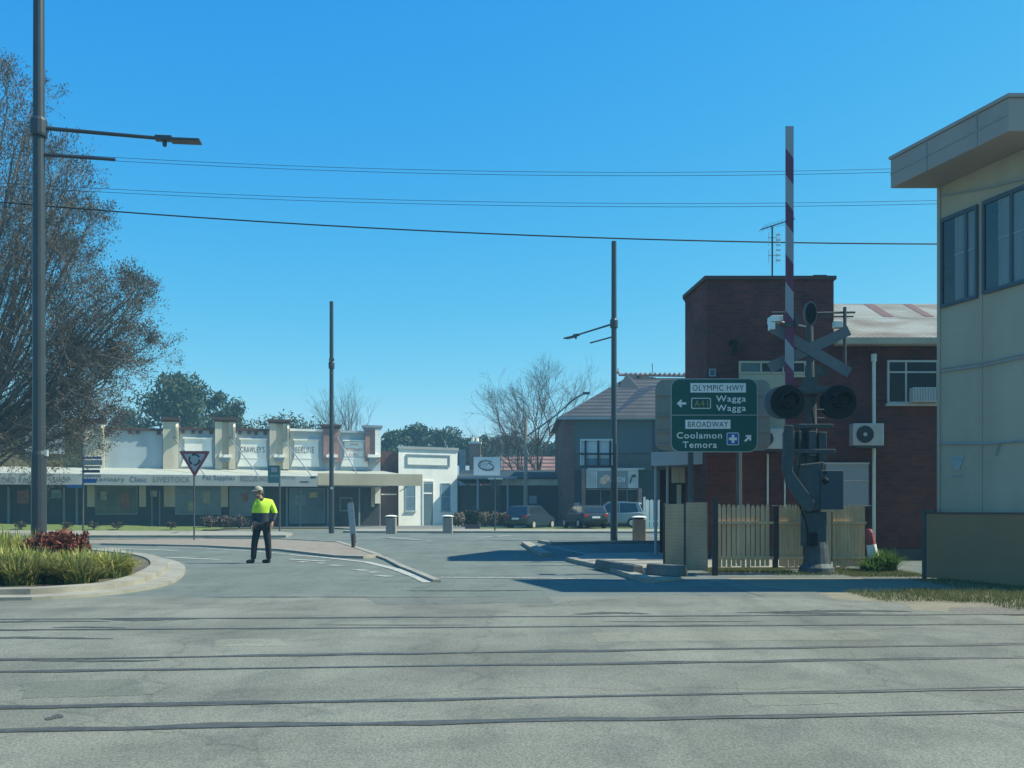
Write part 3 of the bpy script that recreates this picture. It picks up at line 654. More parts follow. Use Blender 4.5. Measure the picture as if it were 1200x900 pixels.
hb = MB(); hb.box(c0[0]-.16, c0[0]+.16, -.085, -.02, c0[2]-.12, c0[2]+.14); hb.box(c0[0]-.05, c0[0]+.35, -.02, .1, c0[2]-.5, c0[2]-.3); hb.box(c0[0]-.1, c0[0]+.12, -.15, .1, c0[2]-.9, c0[2]-.55); hb.build('bracket', M['gal'], cs)
# bell on top
b0 = cp(949, 368); bl = MB()
def oval(rx, rz, y): return [(b0[0]+rx*math.cos(2*PI*k/24), y, b0[2]+rz*math.sin(2*PI*k/24)) for k in range(24)]
bl.add(oval(.13, .24, -.06)+oval(.13, .24, .02), [tuple(range(24)), tuple(range(47, 23, -1))]+[(k, k+24, (k+1) % 24+24, (k+1) % 24) for k in range(24)]); bo = bl.build('bell', M['xbuck'], cs, smooth=False)
bk = MB(); bk.add(oval(.1, .2, -.09)+oval(.1, .2, -.062), [tuple(range(24)), tuple(range(47, 23, -1))]+[(k, k+24, (k+1) % 24+24, (k+1) % 24) for k in range(24)]); bk.build('bell_face', M['black'], bo)
MB().box(b0[0]-.07, b0[0]+.07, -.04, .1, b0[2]-.25, b0[2]-.15).build('bell_bracket', M['gal'], cs)
# lamps
lampx = MB(); z_ = cp(0, 459)[2]; lampx.tube(cp(914, 461, -.28), cp(992, 459, -.28), .035, n=8); lampx.box(cp(935, 0)[0], cp(965, 0)[0], -.32, .1, z_-.05, z_+.07); lampx.build('lamp_crossarm', M['gal'], cs)
for px_ in (923, 984):
    x_, _, z_ = cp(px_, 471, -.44)
    t_ = MB().lathe((x_, -.44, z_), [(.0, .03), (.31, .03), (.325, .015), (.325, 0), (.0, 0)], 40, 'y').build('target_board', M['black'], cs)
    t2 = MB(); t2.lathe((x_, -.46, z_), [(.12, 0), (.125, -.12), (.11, -.14), (.0, -.1)], 28, 'y'); t2.build('lamp_lens', M['black'], t_)
    hd = MB(); n = 16; o_ = []
    for i in range(n+1):
        t = math.radians(-20+220*i/n); o_.append((math.cos(t), math.sin(t)))
    for i in range(n):
        (a0, s0), (a1, s1) = o_[i], o_[i+1]; R = .16
        hd.quad((x_+R*a0, -.45, z_+R*s0), (x_+R*a1, -.45, z_+R*s1), (x_+R*a1, -.7, z_+R*s1), (x_+R*a0, -.7, z_+R*s0))
    ho = hd.build('hood', M['black'], t_); s_m = ho.modifiers.new('s', 'SOLIDIFY'); s_m.thickness = .008
    MB().lathe((x_, -.36, z_), [(.15, -.06), (.16, .05), (.1, .12), (0, .13)], 20, 'y').build('lamp_housing', M['black'], t_)
for px_, dz in ((914, 0), (979, .0)):   # backs of the lamps that face the other way
    x_, _, z_ = cp(px_, 472, .3)
    t_ = MB().lathe((x_, .3, z_+dz), [(.0, .02), (.31, .02), (.325, .0), (.32, -.02), (.0, -.02)], 36, 'y').build('target_board', M['xbuck'] if px_ < 950 else M['black'], cs)
    MB().lathe((x_, .2, z_+dz), [(.15, .07), (.16, -.02), (.1, -.1), (0, -.1)], 20, 'y').build('lamp_housing', M['black'], t_)
# side bracket with small hanging signal and camera
sb = MB(); sb.tube(cp(949, 367, .05), cp(1002, 366, .05), .022, n=8); sb.tube(cp(949, 371, .05), cp(1000, 371, .05), .015, n=8); sb.tube(cp(990, 360, .05), cp(990, 432, .05), .035, n=8); sb.tube(cp(905, 366, .1), cp(925, 366, .1), .015); sb.build('side_bracket', M['gal'], cs)
cbx = MB(); p_ = cp(907, 376); cbx.box(p_[0]-.1, p_[0]+.12, -.2, .12, p_[2]-.05, p_[2]+.07); cbx.box(p_[0]-.12, p_[0]-.02, -.18, .0, p_[2]-.2, p_[2]-.052); cbx.tube((p_[0], 0, p_[2]), cp(948, 383), .02); cbx.build('floodlight', M['alu'], cs, bevel=.01)
cb2 = MB(); p_ = cp(980, 380); cb2.box(p_[0]-.06, p_[0]+.1, -.1, .06, p_[2]-.08, p_[2]+.05); cb2.build('camera_box', M['alu'], cs, bevel=.01)
# boom, raised
boom = MB(); edges = [148, 180, 211, 242, 268, 304, 337, 370, 403, 430, 500]; col = 1
for i in range(len(edges)-1):
    boom.cur = 0 if i % 2 == 0 else 1
    y0_, y1_ = edges[i], edges[i+1]; sk = 12
    def bxp(py): return 925.3-(py-148)*.001
    w_ = 4.6 if y0_ < 368 else 5.0
    tl = y0_-(sk/2 if i else 0); trr = y0_+(sk/2 if i else 0); bl_ = y1_-(sk/2 if i < len(edges)-2 else 0); br = y1_+(sk/2 if i < len(edges)-2 else 0)
    pts = [cp(925.3-w_, bl_, -.33), cp(925.3+w_, br, -.33), cp(925.3+w_, trr, -.33), cp(925.3-w_, tl, -.33)]
    boom.prism_y([(p[0], p[2]) for p in pts], -.34, -.31)
boom.build('boom', [mat('boom_white', (.27, .28, .3), .5, .05), mat('boom_red', (.13, .03, .07), .5, .08)], cs)
bj = MB(); a = cp(925, 374, -.33); bj.box(a[0]-.07, a[0]+.16, -.309, -.26, a[2]-.14, a[2]+.1); bj.box(a[0]+.1, a[0]+.17, -.36, -.3, a[2]-.12, a[2]+.06); bj.box(a[0]-.12, a[0]+.05, -.36, -.342, a[2]-.14, a[2]-.07); bj.build('boom_coupling', M['gal'], cs)
# boom arm and mechanism
ar = MB()
def pl_(pts, y0, y1): ar.prism_y([(cp(x, y, y0)[0], cp(x, y, y0)[2]) for x, y in pts], y0, y1)
pl_([(920, 498), (930, 498), (931, 530), (929, 552), (955, 588), (950, 600), (938, 592), (921, 566), (917, 548), (918, 520)], -.36, -.3)
ar.build('boom_support_arm', M['gal'], cs, bevel=.012)
ar = MB(); pl_([(938, 500), (944, 498), (958, 525), (962, 548), (966, 565), (960, 590), (948, 596), (932, 575), (928, 556), (936, 546)], .05, .16)
ar.build('rear_support_arm', M['gal'], cs, bevel=.012)
me_ = MB(); a, b = cp(933, 546), cp(968, 596); me_.prism_y([(cp(x, y, -.25)[0], cp(x, y, -.25)[2]) for x, y in ((930, 545), (966, 541), (968, 596), (948, 600), (934, 580))], -.25, .04)
mo = me_.build('mechanism_case', M['gal'], cs, bevel=.02)
a, b = cp(962, 551, -.3), cp(989, 597, -.3); MB().box(a[0], b[0], -.3, .15, b[2], a[2]).build('control_box', mat('box_grey', (.05, .065, .08), .6, .08, 3), cs, bevel=.015)
a = cp(967, 563, -.31); kn = MB(); kn.lathe((a[0], -.31, a[2]), [(.07, 0), (.06, -.05), (.02, -.07)], 16, 'y'); kn.lathe((a[0], -.26, a[2]+.15), [(.035, 0), (.035, -.05)], 12, 'y'); kn.build('pivot', M['black'], cs)
cw = MB()
for (x, y, w_, h_) in ((922, 505, 10, 26), (948, 505, 9, 30), (960, 506, 9, 34), (936, 505, 3, 30)): a = cp(x, y, -.2); b = cp(x+w_, y+h_, -.2); cw.box(a[0], b[0], -.2, .1, b[2], a[2])
a, b = cp(918, 527), cp(975, 532); cw.box(a[0], b[0], -.22, -.18, b[2], a[2]); a, b = cp(920, 498), cp(972, 503); cw.box(a[0], b[0], -.24, -.2, b[2], a[2]); cw.build('counterweight', M['gal'], cs, bevel=.012)
cl_ = MB(); a = cp(940, 600); b = cp(966, 640); cl_.box(a[0], b[0], -.16, .12, b[2], a[2]); cl_.build('mast_shroud', M['gal'], cs, bevel=.02)
jb = MB(); a = cp(946, 630); jb.box(a[0]-.06, a[0]+.1, -.3, -.165, a[2]-.15, a[2]+.1); jb.path([cp(938, 540, -.3), cp(932, 580, -.3), cp(944, 610, -.25), cp(950, 640, -.2)], .018, 6); jb.path([cp(952, 480, -.1), cp(958, 520, -.15), cp(955, 545, -.2)], .02, 6); jb.build('cable', M['black'], cs)
lad = MB()
for yy in range(480, 540, 10): lad.tube(cp(936, yy, .02), cp(966, yy, .02), .012, n=5)
lad.build('rung', M['gal'], cs)

# ------------------------------------------------------------------ street lamp posts
def lamp_post(X, Y, ang, label, h=12.1, arm=3.1):
    t = thing('street_lamp', label, 'street lamp', (X, Y, 0), ang, 'tall dark street lamps')
    p = MB(); p.lathe((0, 0, 0), [(.145, 0), (.14, 2.33), (.12, 2.4), (.115, 6), (.1, h), (.0, h+.01)], 14); po = p.build('pole', M['polem'], t, smooth=False)
    MB().lathe((0, 0, 8.6), [(.15, 0), (.16, .05), (.16, .3), (.13, .36)], 14).build('collar', M['polem'], t)
    MB().box(.1, .17, -.05, .05, 2.3, 2.42).build('hatch', M['alu'], t)
    MB().tube((.1, 0, 8.77), (arm-.8, 0, 8.66), .04, .035, 10).build('arm', M['polem'], t)
    hd = MB(); hd.box(arm-.88, arm-.55, -.07, .07, 8.61, 8.71); hd.box(arm-.58, arm, -.13, .13, 8.6, 8.65); hd.lathe((arm-.7, 0, 8.5), [(.04, 0), (.05, .1)], 10); hd.build('lamp_head', M['polem'], t, bevel=.015)
    MB().tube((.1, 0, 8.25), (1.45, 0, 8.2), .033, n=8).build('banner_arm', M['polem'], t)
    return t
lamp_post((45.5-600)*18.5/F, 18.5, math.radians(6), 'tall dark street lamp rising out of the garden bed at left')
lamp_post((719.5-600)*38/F, 38, math.radians(126), 'tall dark street lamp with arm pointing left, before the tiled roof house')
lamp_post((388.5-600)*49/F, 49, math.radians(-79), 'tall dark street lamp before the shop parapets')

# ------------------------------------------------------------------ row of shops
fo = Frame((97-600)*62/F, 62, math.atan(.32))
SO = (fo.o[0], fo.o[1], 0)
row = thing('shop_row', 'old single storey shops with piers, cream parapet panels and long awning', 'shops', SO, fo.a)
XR = fo.x(446); XL = fo.x(97); XLL = XL-14
# body
zb_ = fo.at(250, 505)[1]
MB().box(XL+.01, XR, .02, 9, 0, fo.at(250, 512)[1]).build('body', M['greyblue'], row)
MB().box(XLL, XL-.02, .02, 9, 0, fo.at(60, 488)[1]).build('olive_wall', M['olive'], row)
wb = MB(); fo.rect(wb, 30, 76, 486.5, 531.5, -.08, .01); wb.build('blank_board', M['greyblue'], row)
def pier(px0, px1, ytop, ybot, m, cap=True, split=False, corbel=True, capm=None):
    (x0, zt), (x1, zb) = fo.at(px0, ytop, -.35), fo.at(px1, ybot, -.35)
    p = MB()
    if split:
        w3 = (x1-x0)/3
        p.box(x0, x0+w3, -.35, .3, zb, zt); p.box(x1-w3, x1, -.35, .3, zb, zt); p.box(x0+w3+.001, x1-w3-.001, -.12, .28, zb, zt-.002)
    else: p.box(x0, x1, -.35, .3, zb, zt)
    o = p.build('pier', m, row)
    if cap:
        c = MB(); c.box(x0-.12, x1+.12, -.5, .42, zt+.002, zt+.17); c.box(x0-.06, x1+.06, -.42, .36, zt-.12, zt-.0); c.build('pier_cap', capm or M['brown'], o)
    if corbel:
        c = MB(); xm = (x0+x1)/2; zc = fo.at(px0, 536, -.35)[1]; c.box(xm-.4, xm+.4, -.62, -.355, zc, zc+.2); c.build('corbel', M['white'], o)
        c = MB(); c.box(xm-.3, xm+.3, -.5, -.355, zc-.3, zc-.003); c.build('corbel_block', M['greyt'], o)
    if m is M['cream']:
        br = MB(); br.prism_x([(-.35-.001, zt-.2), (-.8, zt-.5), (-.78, zt-.75), (-.35-.001, zt-1.6)], x1-.16, x1-.02)
        br.build('scroll_bracket', M['cream'], o)
    return o
pier(99, 122, 493, 550, M['cream'], corbel=False)
pier(191, 209, 492, 550, M['cream'], corbel=False)
pier(252, 276, 492, 550, M['cream'], split=True); pier(316, 339, 494, 550, M['cream'], split=True)
pier(379, 398, 500, 541, M['brickp']); pier(428, 446, 501, 541, M['brickp'], capm=M['greyt'])
MB().box(fo.x(439.5, -.4), fo.x(446, -.4), -.45, -.352, fo.at(440, 536)[1], fo.at(440, 503)[1]).build('white_face', M['white'], row)
def panel(px0, px1, ytop, m, trap=None, txt=None, tm=None, capm=M['brown'], dent=True, board=False):
    (x0, zt), (x1, zb) = fo.at(px0, ytop, -.1), fo.at(px1, 551, -.1)
    o = MB().box(x0+.002, x1-.002, -.06, .018, zb, zt).build('parapet_panel', m, row)
    c = MB(); c.box(x0, x1, -.24, .3, zt+.002, zt+.16)
    if dent:
        xm = (x0+x1)/2
        for q_ in (x0+.12, xm-.35, xm+.12, x1-.34): c.box(q_, q_+.22, -.2, -.062, zt-.25, zt-.0)
    c.build('coping', capm, o)
    if trap:
        (a, za), (b, zc) = fo.at(trap[0], trap[2], -.12), fo.at(trap[1], trap[3], -.12)
        tp = MB(); tp.prism_y([(a-.1, zc), (b+.08, zc), (b, zc+.7), (b, za), (a+.12, za), (a+.12, zc+.7)], -.12, -.064); tp.build('lit_white_panel', M['white'], o)  # sunlit field in white, shaded border left grey-blue: light put into the colours
        tb = MB(); tb.box(a+.02, b+.06, -.2, -.062, za+.002, za+.1); tb.build('moulding', M['white'], o); tb = MB(); tb.box(a+.12, b, -.14, -.1235, za-.75*(za-zc)*.93, za-.75*(za-zc)*.93+.05); tb.build('moulding', M['white'], o)
        if txt:
            for s_, p0, p1, q0, q1 in txt:
                (u0, w1), (u1, w0) = fo.at(p0, q0, -.13), fo.at(p1, q1, -.13); fit_text(s_, u0, u1, w0, w1, -.1235, tm, o, depth=.012)
        if board:
            (u0, w1), (u1, w0) = fo.at(403, 517, -.15), fo.at(427, 536, -.15)
            fb_ = MB(); fb_.box(u0, u1, -.135, -.1215, w1-.04, w1); fb_.box(u0, u1, -.135, -.1215, w0, w0+.04); fb_.box(u0, u0+.04, -.135, -.1215, w0+.042, w1-.042); fb_.box(u1-.04, u1, -.135, -.1215, w0+.042, w1-.042); fb_.build('board_frame', M['greyt'], o)
    return o
panel(123, 190.5, 503.5, M['greyblue'])  # shade over this whole panel is put in as its grey-blue colour
panel(210, 251.5, 503.5, M['greyblue'], (214, 248, 514, 547))
panel(277, 315, 504.5, M['greyblue'], (280, 312, 515, 547), [("CRAWLEY'S", 282, 310, 523, 530.5)], M['blacktxt'])
panel(340, 378.5, 505, M['greyblue'], (343, 373, 516, 547), [("BERLINE", 346, 368, 523.5, 531)], M['faded'], capm=M['white'], dent=False)
panel(398.5, 427.5, 507, M['greyblue'], (401, 430, 517, 547), [("JUNEE", 410, 420, 519.5, 523), ("VETERINARY", 405, 425, 525, 529), ("CLINIC", 409, 421, 531, 534.5)], M['redt'], capm=M['greyblue'], dent=False, board=True)
# awning
NA = -3.2
(xa, zs0), (xb, _) = fo.at(-90, 569, NA), fo.at(372, 569, NA); zsf = 2.95
zft = fo.at(200, 556.5, NA)[1]; zsf = fo.at(200, 569, NA)[1]; zrt = fo.at(200, 549, 0)[1]
xe = fo.x(495, NA)
aw = MB(); aw.add([(xa, NA+.02, zft+.02), (xe, NA+.02, zft+.02), (XR+.2, -.002, zrt), (xa, -.002, zrt), (xa, NA+.02, zft-.05), (xe, NA+.02, zft-.05), (XR+.2, -.002, zrt-.07), (xa, -.002, zrt-.07)],
                  [(0,1,2,3), (4,7,6,5), (0,4,5,1), (1,5,6,2), (2,6,7,3), (3,7,4,0)]); awn = aw.build('awning', mat('awning_roof', (.38, .39, .34), .7, .08, 2), row)
MB().box(xa, xb-.01, NA-.03, NA+.015, zsf, zft).build('awning_fascia', M['fasciag'], awn)
MB().box(xb+.01, xe, NA-.03, NA+.015, zsf+.1, zft+.22).build('awning_fascia', M['beige'], awn, label='beige fascia at the right end of the awning')
MB().box(xa, xe, NA+.017, NA+.1, zft-.04, zft+.05).build('gutter', M['white'], awn)
sf_ = MB().box(xa, XR, NA+.1, -.02, zsf+.05, zsf+.09).build('soffit', M['greyt'], awn)
for s_, p0, p1, q0, q1, m in (("ROAD RAIL", -2, 37, 559, 566, M['faded']), ("SHOP", 62, 82, 559, 565, M['faded']), ("Veterinary", 101, 146, 558.5, 566, M['navy']), ("Clinic", 152, 172, 558.5, 565, M['navy']), ("LIVESTOCK", 180, 223, 558.5, 565, M['faded']),
                              ("Pet Supplies", 238, 275, 556.5, 564.5, M['navy']), ("RESCUE", 282, 302, 557, 564, M['faded']), ("RANGES", 304, 314, 558, 564, M['faded']), ("MEDICAL", 328, 347, 557.5, 561, M['faded'])):
    (u0, w1), (u1, w0) = fo.at(p0, q0, NA-.05), fo.at(p1, q1, NA-.05); fit_text(s_, u0, u1, w0, w1, NA-.032, m, awn, depth=.012)
sw = MB(); (u0, w0) = fo.at(352, 565, NA-.05); sw.box(u0, fo.x(362, NA-.05), NA-.045, NA-.033, w0, w0+.06); (u0, w0) = fo.at(364, 560, NA-.05); sw.box(u0, u0+.35, NA-.045, NA-.033, w0, w0+.12); sw.build('fascia_mark', M['blacktxt'], awn)
rods = MB()
for (a, b) in (((203, 512), (240, 552)), ((268, 512), (303, 552)), ((332, 515), (365, 552)), ((395, 512), (420, 550))):
    xq, zq = fo.at(a[0], a[1], -.36); xw, zw = fo.at(b[0], b[1], NA+.3)
    rods.tube((xq, -.36, zq), (xw, NA+.3, zft+.05), .035, n=6)
rods.build('stay_rod', M['greyt'], awn)
brc = MB(); x_, z_ = fo.at(480, 563, NA); brc.tube((x_, NA+.3, zsf+.12), (fo.x(468, -1), -1.2, zsf-.25), .03); brc.build('awning_strut', M['greyt'], awn)
# shopfronts below the awning
def sfront(px0, px1, y0_, y1_, m, name, n=-.03, par=row):
    mb = MB(); fo.rect(mb, px0, px1, y0_, y1_, n, .018); return mb.build(name, m, par)
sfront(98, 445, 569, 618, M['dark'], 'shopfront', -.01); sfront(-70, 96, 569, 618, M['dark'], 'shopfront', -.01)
for a, b in ((102, 111), (163, 171), (192, 205), (259, 267), (435, 439)): sfront(a, b, 569, 594, M['cream'], 'pilaster', -.12)
sfront(439.5, 446, 565, 590, M['white'], 'pilaster', -.4)
gy = mat('yellow_poster_glass', (.2, .2, .1), .4, .3, 1.2, col2=(.07, .1, .1)); gb = mat('shop_glass', (.1, .14, .17), .15, .3, .6, spec=.6)
for a, b, y0_, y1_, m in ((113, 160, 570, 602, gy), (206, 231, 571, 602, gb), (233, 258, 571, 602, gb), (270, 300, 572, 603, gb), (340, 380, 573, 612, gb), (399, 412, 584, 598, M['curtain'])):
    o = sfront(a, b, y0_, y1_, m, 'shop_window', -.05)
    (x0, z1), (x1, z0) = fo.at(a, y0_, -.05), fo.at(b, y1_, -.05)
    f_ = MB(); f_.box(x0-.06, x0, -.09, -.012, z0, z1); f_.box(x1, x1+.06, -.09, -.012, z0, z1); f_.box(x0-.06, x1+.06, -.09, -.012, z1+.001, z1+.07); f_.box(x0-.06, x1+.06, -.1, -.012, z0-.07, z0-.001); f_.build('frame', M['greyt'], o)
sfront(386, 420, 570, 616, M['dark'], 'door', -.06)
pm = [mat('poster_%d' % i, c, .6, .3, 3) for i, c in enumerate(((.4, .38, .3), (.3, .12, .1), (.2, .3, .35), (.45, .4, .2)))]
for i, (a, b, y0_, y1_) in enumerate(((118, 125, 576, 586), (141, 152, 578, 596), (212, 218, 574, 583), (221, 229, 588, 599), (238, 246, 575, 590), (284, 291, 578, 588), (345, 358, 580, 592), (362, 372, 577, 583), (176, 184, 575, 582), (20, 34, 575, 590), (60, 72, 574, 584))):
    o = sfront(a, b, y0_, y1_, pm[i % 4], 'poster', -.075)
for a in (178, 187, 303, 309): x_ = fo.x(a, -.1); MB().box(x_-.04, x_+.04, -.09, -.012, 0, zsf-.3).build('door_frame', M['greyt'], row)
for a in (10, 40, 75, 90): x_ = fo.x(a, -.1); MB().box(x_-.07, x_+.07, -.14, -.012, 0, zsf-.1).build('mullion', M['greyt'], row)
for px_ in (336, 352, 384, 421): x_ = fo.x(px_, -.1); MB().box(x_-.06, x_+.06, -.16, -.07, 0, zsf).build('door_post', M['greyt'], row)
# brick side wall between shops and white building
sb_ = thing('brick_link', 'mauve brick wall between the shop row and the white building', 'wall', SO, fo.a)
mb = MB(); fo.rect(mb, 447, 470, 529, 619, .4, 3); mb.build('wall', M['brickd'], sb_)
mb = MB(); fo.rect(mb, 447, 465, 578.6, 580, .37, .398); mb.build('white_band', M['white'], sb_)
# white building
fw = Frame((467-600)*68.5/F, 68.5, math.radians(28))
wbd = thing('white_building', 'small white rendered building with blank name panel, two windows and door', 'building', (fw.o[0], fw.o[1], 0), fw.a)
XW = fw.x(536); zt = fw.at(500, 527)[1]
MB().prism_z([(0, 0), (XW, 0), (fw.x(534, 9), 9), (fw.x(468, 9), 9)], 0, zt).build('wall', M['white'], wbd)
MB().prism_z([(-.08, -.1), (XW+.08, -.1), (fw.x(534, 9), 9), (fw.x(468, 9), 9)], zt+.002, zt+.2).build('coping', M['fasciag'], wbd)
mb = MB(); (x0, z1), (x1, z0) = fw.at(476, 532), fw.at(527, 547)
for bxx in ((x0, x1, z1-.1, z1), (x0, x1, z0, z0+.1), (x0, x0+.1, z0+.101, z1-.101), (x1-.1, x1, z0+.101, z1-.101)): mb.box(bxx[0], bxx[1], -.08, -.002, bxx[2], bxx[3])
mb.build('name_panel_frame', M['greyt'], wbd)
mb = MB(); mb.box(x0+.11, x1-.11, -.02, -.002, z0+.11, z1-.11); mb.build('name_panel', mat('panel_cream', (.82, .8, .68), .8, .05), wbd)
gq = mat('blue_window', (.13, .2, .25), .2, .2, 2, spec=.6)
for a, b in ((475, 487), (517, 528)):
    w_ = win(a, b, 566, 599, 'window', (), (582,), gq, n=-.05, frame=M['greyblue'], parent=wbd, f=fw, sill=True, fw=.045)
mb = MB(); fw.rect(mb, 496, 507, 567, 619, -.03, -.002); dr = mb.build('door', mat('teal_door', (.11, .17, .19), .5, .1), wbd)
mb = MB(); fw.rect(mb, 496.6, 506.4, 577.2, 579, -.06, -.031); (x0, z1) = fw.at(496, 566); (x1, _) = fw.at(507, 566); mb.box(x0-.09, x0, -.06, -.002, 0, z1+.1); mb.box(x1, x1+.09, -.06, -.002, 0, z1+.1); mb.box(x0-.09, x1+.09, -.06, -.002, z1+.101, z1+.2); mb.build('door_frame', M['white'], dr)

# ------------------------------------------------------------------ buildings in the middle distance
fm = Frame((536-600)*72/F, 72, 0)
gm = thing('dark_workshop', 'low dark grey building with cream fascia strip and low roof', 'building', (fm.o[0], fm.o[1], 0))
xq, zq = fm.at(663, 569); MB().box(0, xq, 0, 8, 0, zq).build('wall', M['slate'], gm)
mb = MB(); fm.rect(mb, 588, 663, 560.5, 568.5, -.35, .1); mb.build('fascia', M['cream'], gm)
mb = MB(); x0 = fm.x(536, -.5); x1 = fm.x(664, -.5); z0 = fm.at(0, 559.5, -.5)[1]; z1 = HC+(Y0-551)*78/F
mb.prism_x([(-.5, z0), (6, z1), (10, z0), (10, z0-.2), (-.5, z0-.12)], x0, x1); mb.build('roof', M['slate'], gm)
mb = MB(); fm.rect(mb, 620, 629, 581, 590, -.04, -.002); mb.build('notice', M['greyt'], gm)
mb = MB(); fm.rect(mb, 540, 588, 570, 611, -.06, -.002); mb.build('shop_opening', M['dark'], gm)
for px_ in (595, 560): MB().tube((fm.x(px_, -2), -2, 0), (fm.x(px_, -2), -2, fm.at(0, 561, -2)[1]), .08, n=8).build('veranda_post', M['greyt'], gm)
mb = MB(); mb.box(fm.x(536, -2), fm.x(606, -2), -2.2, -.52, fm.at(0, 561, -2)[1], fm.at(0, 558.5, -2)[1]); mb.build('veranda', M['greyt'], gm)
# swirl sign
ss = thing('shop_sign', 'white rectangular shop sign with dark looping swirl on the workshop roof', 'sign', (*fm.o, 0))
(x0, z1), (x1, z0) = fm.at(555, 535.5, -.9), fm.at(586, 557, -.9); MB().box(x0, x1, -.9, -.8, z0, z1).build('board', M['signw'], ss)
MB().box(x0+.1, x0+.2, -.78, -.5, z0-.4, z0+.8).build('bracket', M['gal'], ss)
cx, cz, rx_, rz_ = (x0+x1)/2, (z0+z1)/2, (x1-x0)*.37, (z1-z0)*.32
sw = MB(); sw.path([(cx+rx_*math.cos(t)*(1-.05*t), -.93, cz+rz_*math.sin(t)*(1-.06*t)-.08*math.cos(t)) for t in [1+i*.2 for i in range(34)]], .045, 6, True); sw.build('swirl', M['blacktxt'], ss)
fit_text("Ezy", x0+.5, cx+.1, cz-.05, cz+.3, -.905, M['greyt'], ss, depth=.02); fit_text("living", cx-.3, x1-.5, cz-.35, cz-.05, -.905, M['greyt'], ss, depth=.02)
# chimney house with orange tiles behind
ho = thing('orange_roof_house', 'house behind the workshop with striped orange tile roof and brick chimney', 'house', (-3.2, 88, 0))
zr = HC+(Y0-535)*92/F; ze = HC+(Y0-556)*88/F
MB().box(.2, 8.3, 0, 8, 0, ze).build('wall', M['brickp'], ho)
mb = MB(); mb.add([(1.8, -.5, ze-.1), (9, -.5, ze-.1), (9, 4, zr), (1.8, 4, zr), (9, 8.5, ze-.1), (1.8, 8.5, ze-.1)], [(0,1,2,3), (3,2,4,5), (1,4,2), (0,3,5)]); rfo = mb.build('roof', M['tileo'], ho)
mb = MB(); mb.add([(-2.2, -.5, ze-.1), (1.79, -.5, ze-.1), (1.79, 4, zr-.9), (-2.2, 4, zr-.9), (1.79, 8.5, ze-.1), (-2.2, 8.5, ze-.1)], [(0,1,2,3), (3,2,4,5)]); mb.build('iron_roof', mat('iron_blue', (.22, .28, .3), .6, .1), ho)
def q2(px, Y): return (px-600)*Y/F+3.2
ch = MB(); ch.box(q2(550, 86), q2(563, 86), -2, -1, 0, HC+(Y0-520)*86/F); ch.build('chimney', M['brickp'], ho)
ch = MB(); z_ = HC+(Y0-520)*86/F; ch.box(q2(549, 86), q2(564, 86), -2.1, -.9, z_+.002, z_+.2); ch.lathe((q2(554, 86), -1.5, z_+.2), [(.16, 0), (.13, .5)], 10); ch.lathe((q2(559, 86), -1.5, z_+.2), [(.16, 0), (.13, .4)], 10); ch.build('chimney_pot', M['white'], ho)
ch = MB(); ch.box(q2(538, 86), q2(545, 86), -2, -1, 0, HC+(Y0-527)*86/F); ch.build('chimney', M['greyt'], ho)
vp = MB(); vp.tube((q2(587, 86), 0, ze), (q2(587, 86), 0, HC+(Y0-530)*86/F), .07); vp.build('vent_pipe', M['greyt'], ho)

# two-storey tiled house
HY = 64.0; fh = Frame((660-600)*HY/F, HY, 0)
hh = thing('tiled_house', 'two storey slate blue building with hipped tile roof behind the street lamp', 'building', (fh.o[0], fh.o[1], 0))
def hx(px, n=0): return fh.x(px, n)
ze = fh.at(0, 490)[1]; WX = hx(800)
MB().box(0, hx(673), 0, 12, 0, ze).build('side_strip', M['brickd'], hh)
MB().box(hx(673)+.002, WX, .05, 12, 0, ze).build('wall', M['slate'], hh)
mb = MB(); fh.rect(mb, 673.3, 800, 532, 551, -.02, .045); mb.build('lower_wall', M['dark'], hh)
zr = HC+(Y0-443)*70/F; xr = (733-600)*70/F-fh.o[0]
mb = MB(); mb.add([(-.4, -.5, ze), (WX+1, -.5, ze), (WX+4, 6, zr), (xr, 6, zr), (WX+1, 12.5, ze), (-.4, 12.5, ze)], [(0,1,2,3), (3,2,4,5), (0,3,5), (0,5,4,1), (1,4,2)]); rh = mb.build('roof', M['tile'], hh)
# gablet at the end of the ridge and a small forward hip
def rp(px, py, n): return (*[((px-600)*(HY+n)/F-fh.o[0])], n, HC+(Y0-py)*(HY+n)/F)
gA, gB, gC = rp(734, 438, 5.2), rp(716, 470, 3.4), rp(752, 459, 3.9)
mb = MB(); mb.add([gA, gB, gC, (gA[0]+2.5, 7.2, gA[2]), (gB[0]+1.2, 7.2, gB[2]), (gC[0]+1.5, 7.2, gC[2])], [(0,1,2), (0,3,4,1), (0,2,5,3), (3,5,4), (1,4,5,2)]); mb.build('gablet', M['slate'], rh)
rd_ = MB(); rd_.tube((xr-.5, 6, zr+.25), (WX+4, 6, zr+.12), .11, n=6); 
for k in range(24): rd_.tube((xr+k*.36, 6, zr+.28), (xr+k*.36+.12, 6, zr+.3), .13, n=6)
rd_.build('ridge_capping', M['brickp'], rh)
fn = MB(); fn.lathe((xr-.55, 6, zr+.3), [(.07, 0), (.12, .12), (.05, .25), (.02, .45), (0, .5)], 10); fn.build('finial', M['brickp'], rh)
mb = MB(); xg = (771-600)*66/F-fh.o[0]; zg = HC+(Y0-452)*66.5/F
mb.add([(xg-3.6, -.7, ze-.02), (xg+3.6, -.7, ze-.02), (xg, 2.5, zg), (xg-2, 5.6, zg), (xg+3.6, 5.6, zg-.2)], [(0,1,2), (0,2,3), (2,1,4), (3,2,4)]); mb.build('front_hip', M['tile'], rh)
hp = MB(); hp.tube((xg, 2.45, zg+.05), (xg+3.6, -.7, ze+.05), .1, n=6); hp.build('hip_capping', M['cream'], rh)
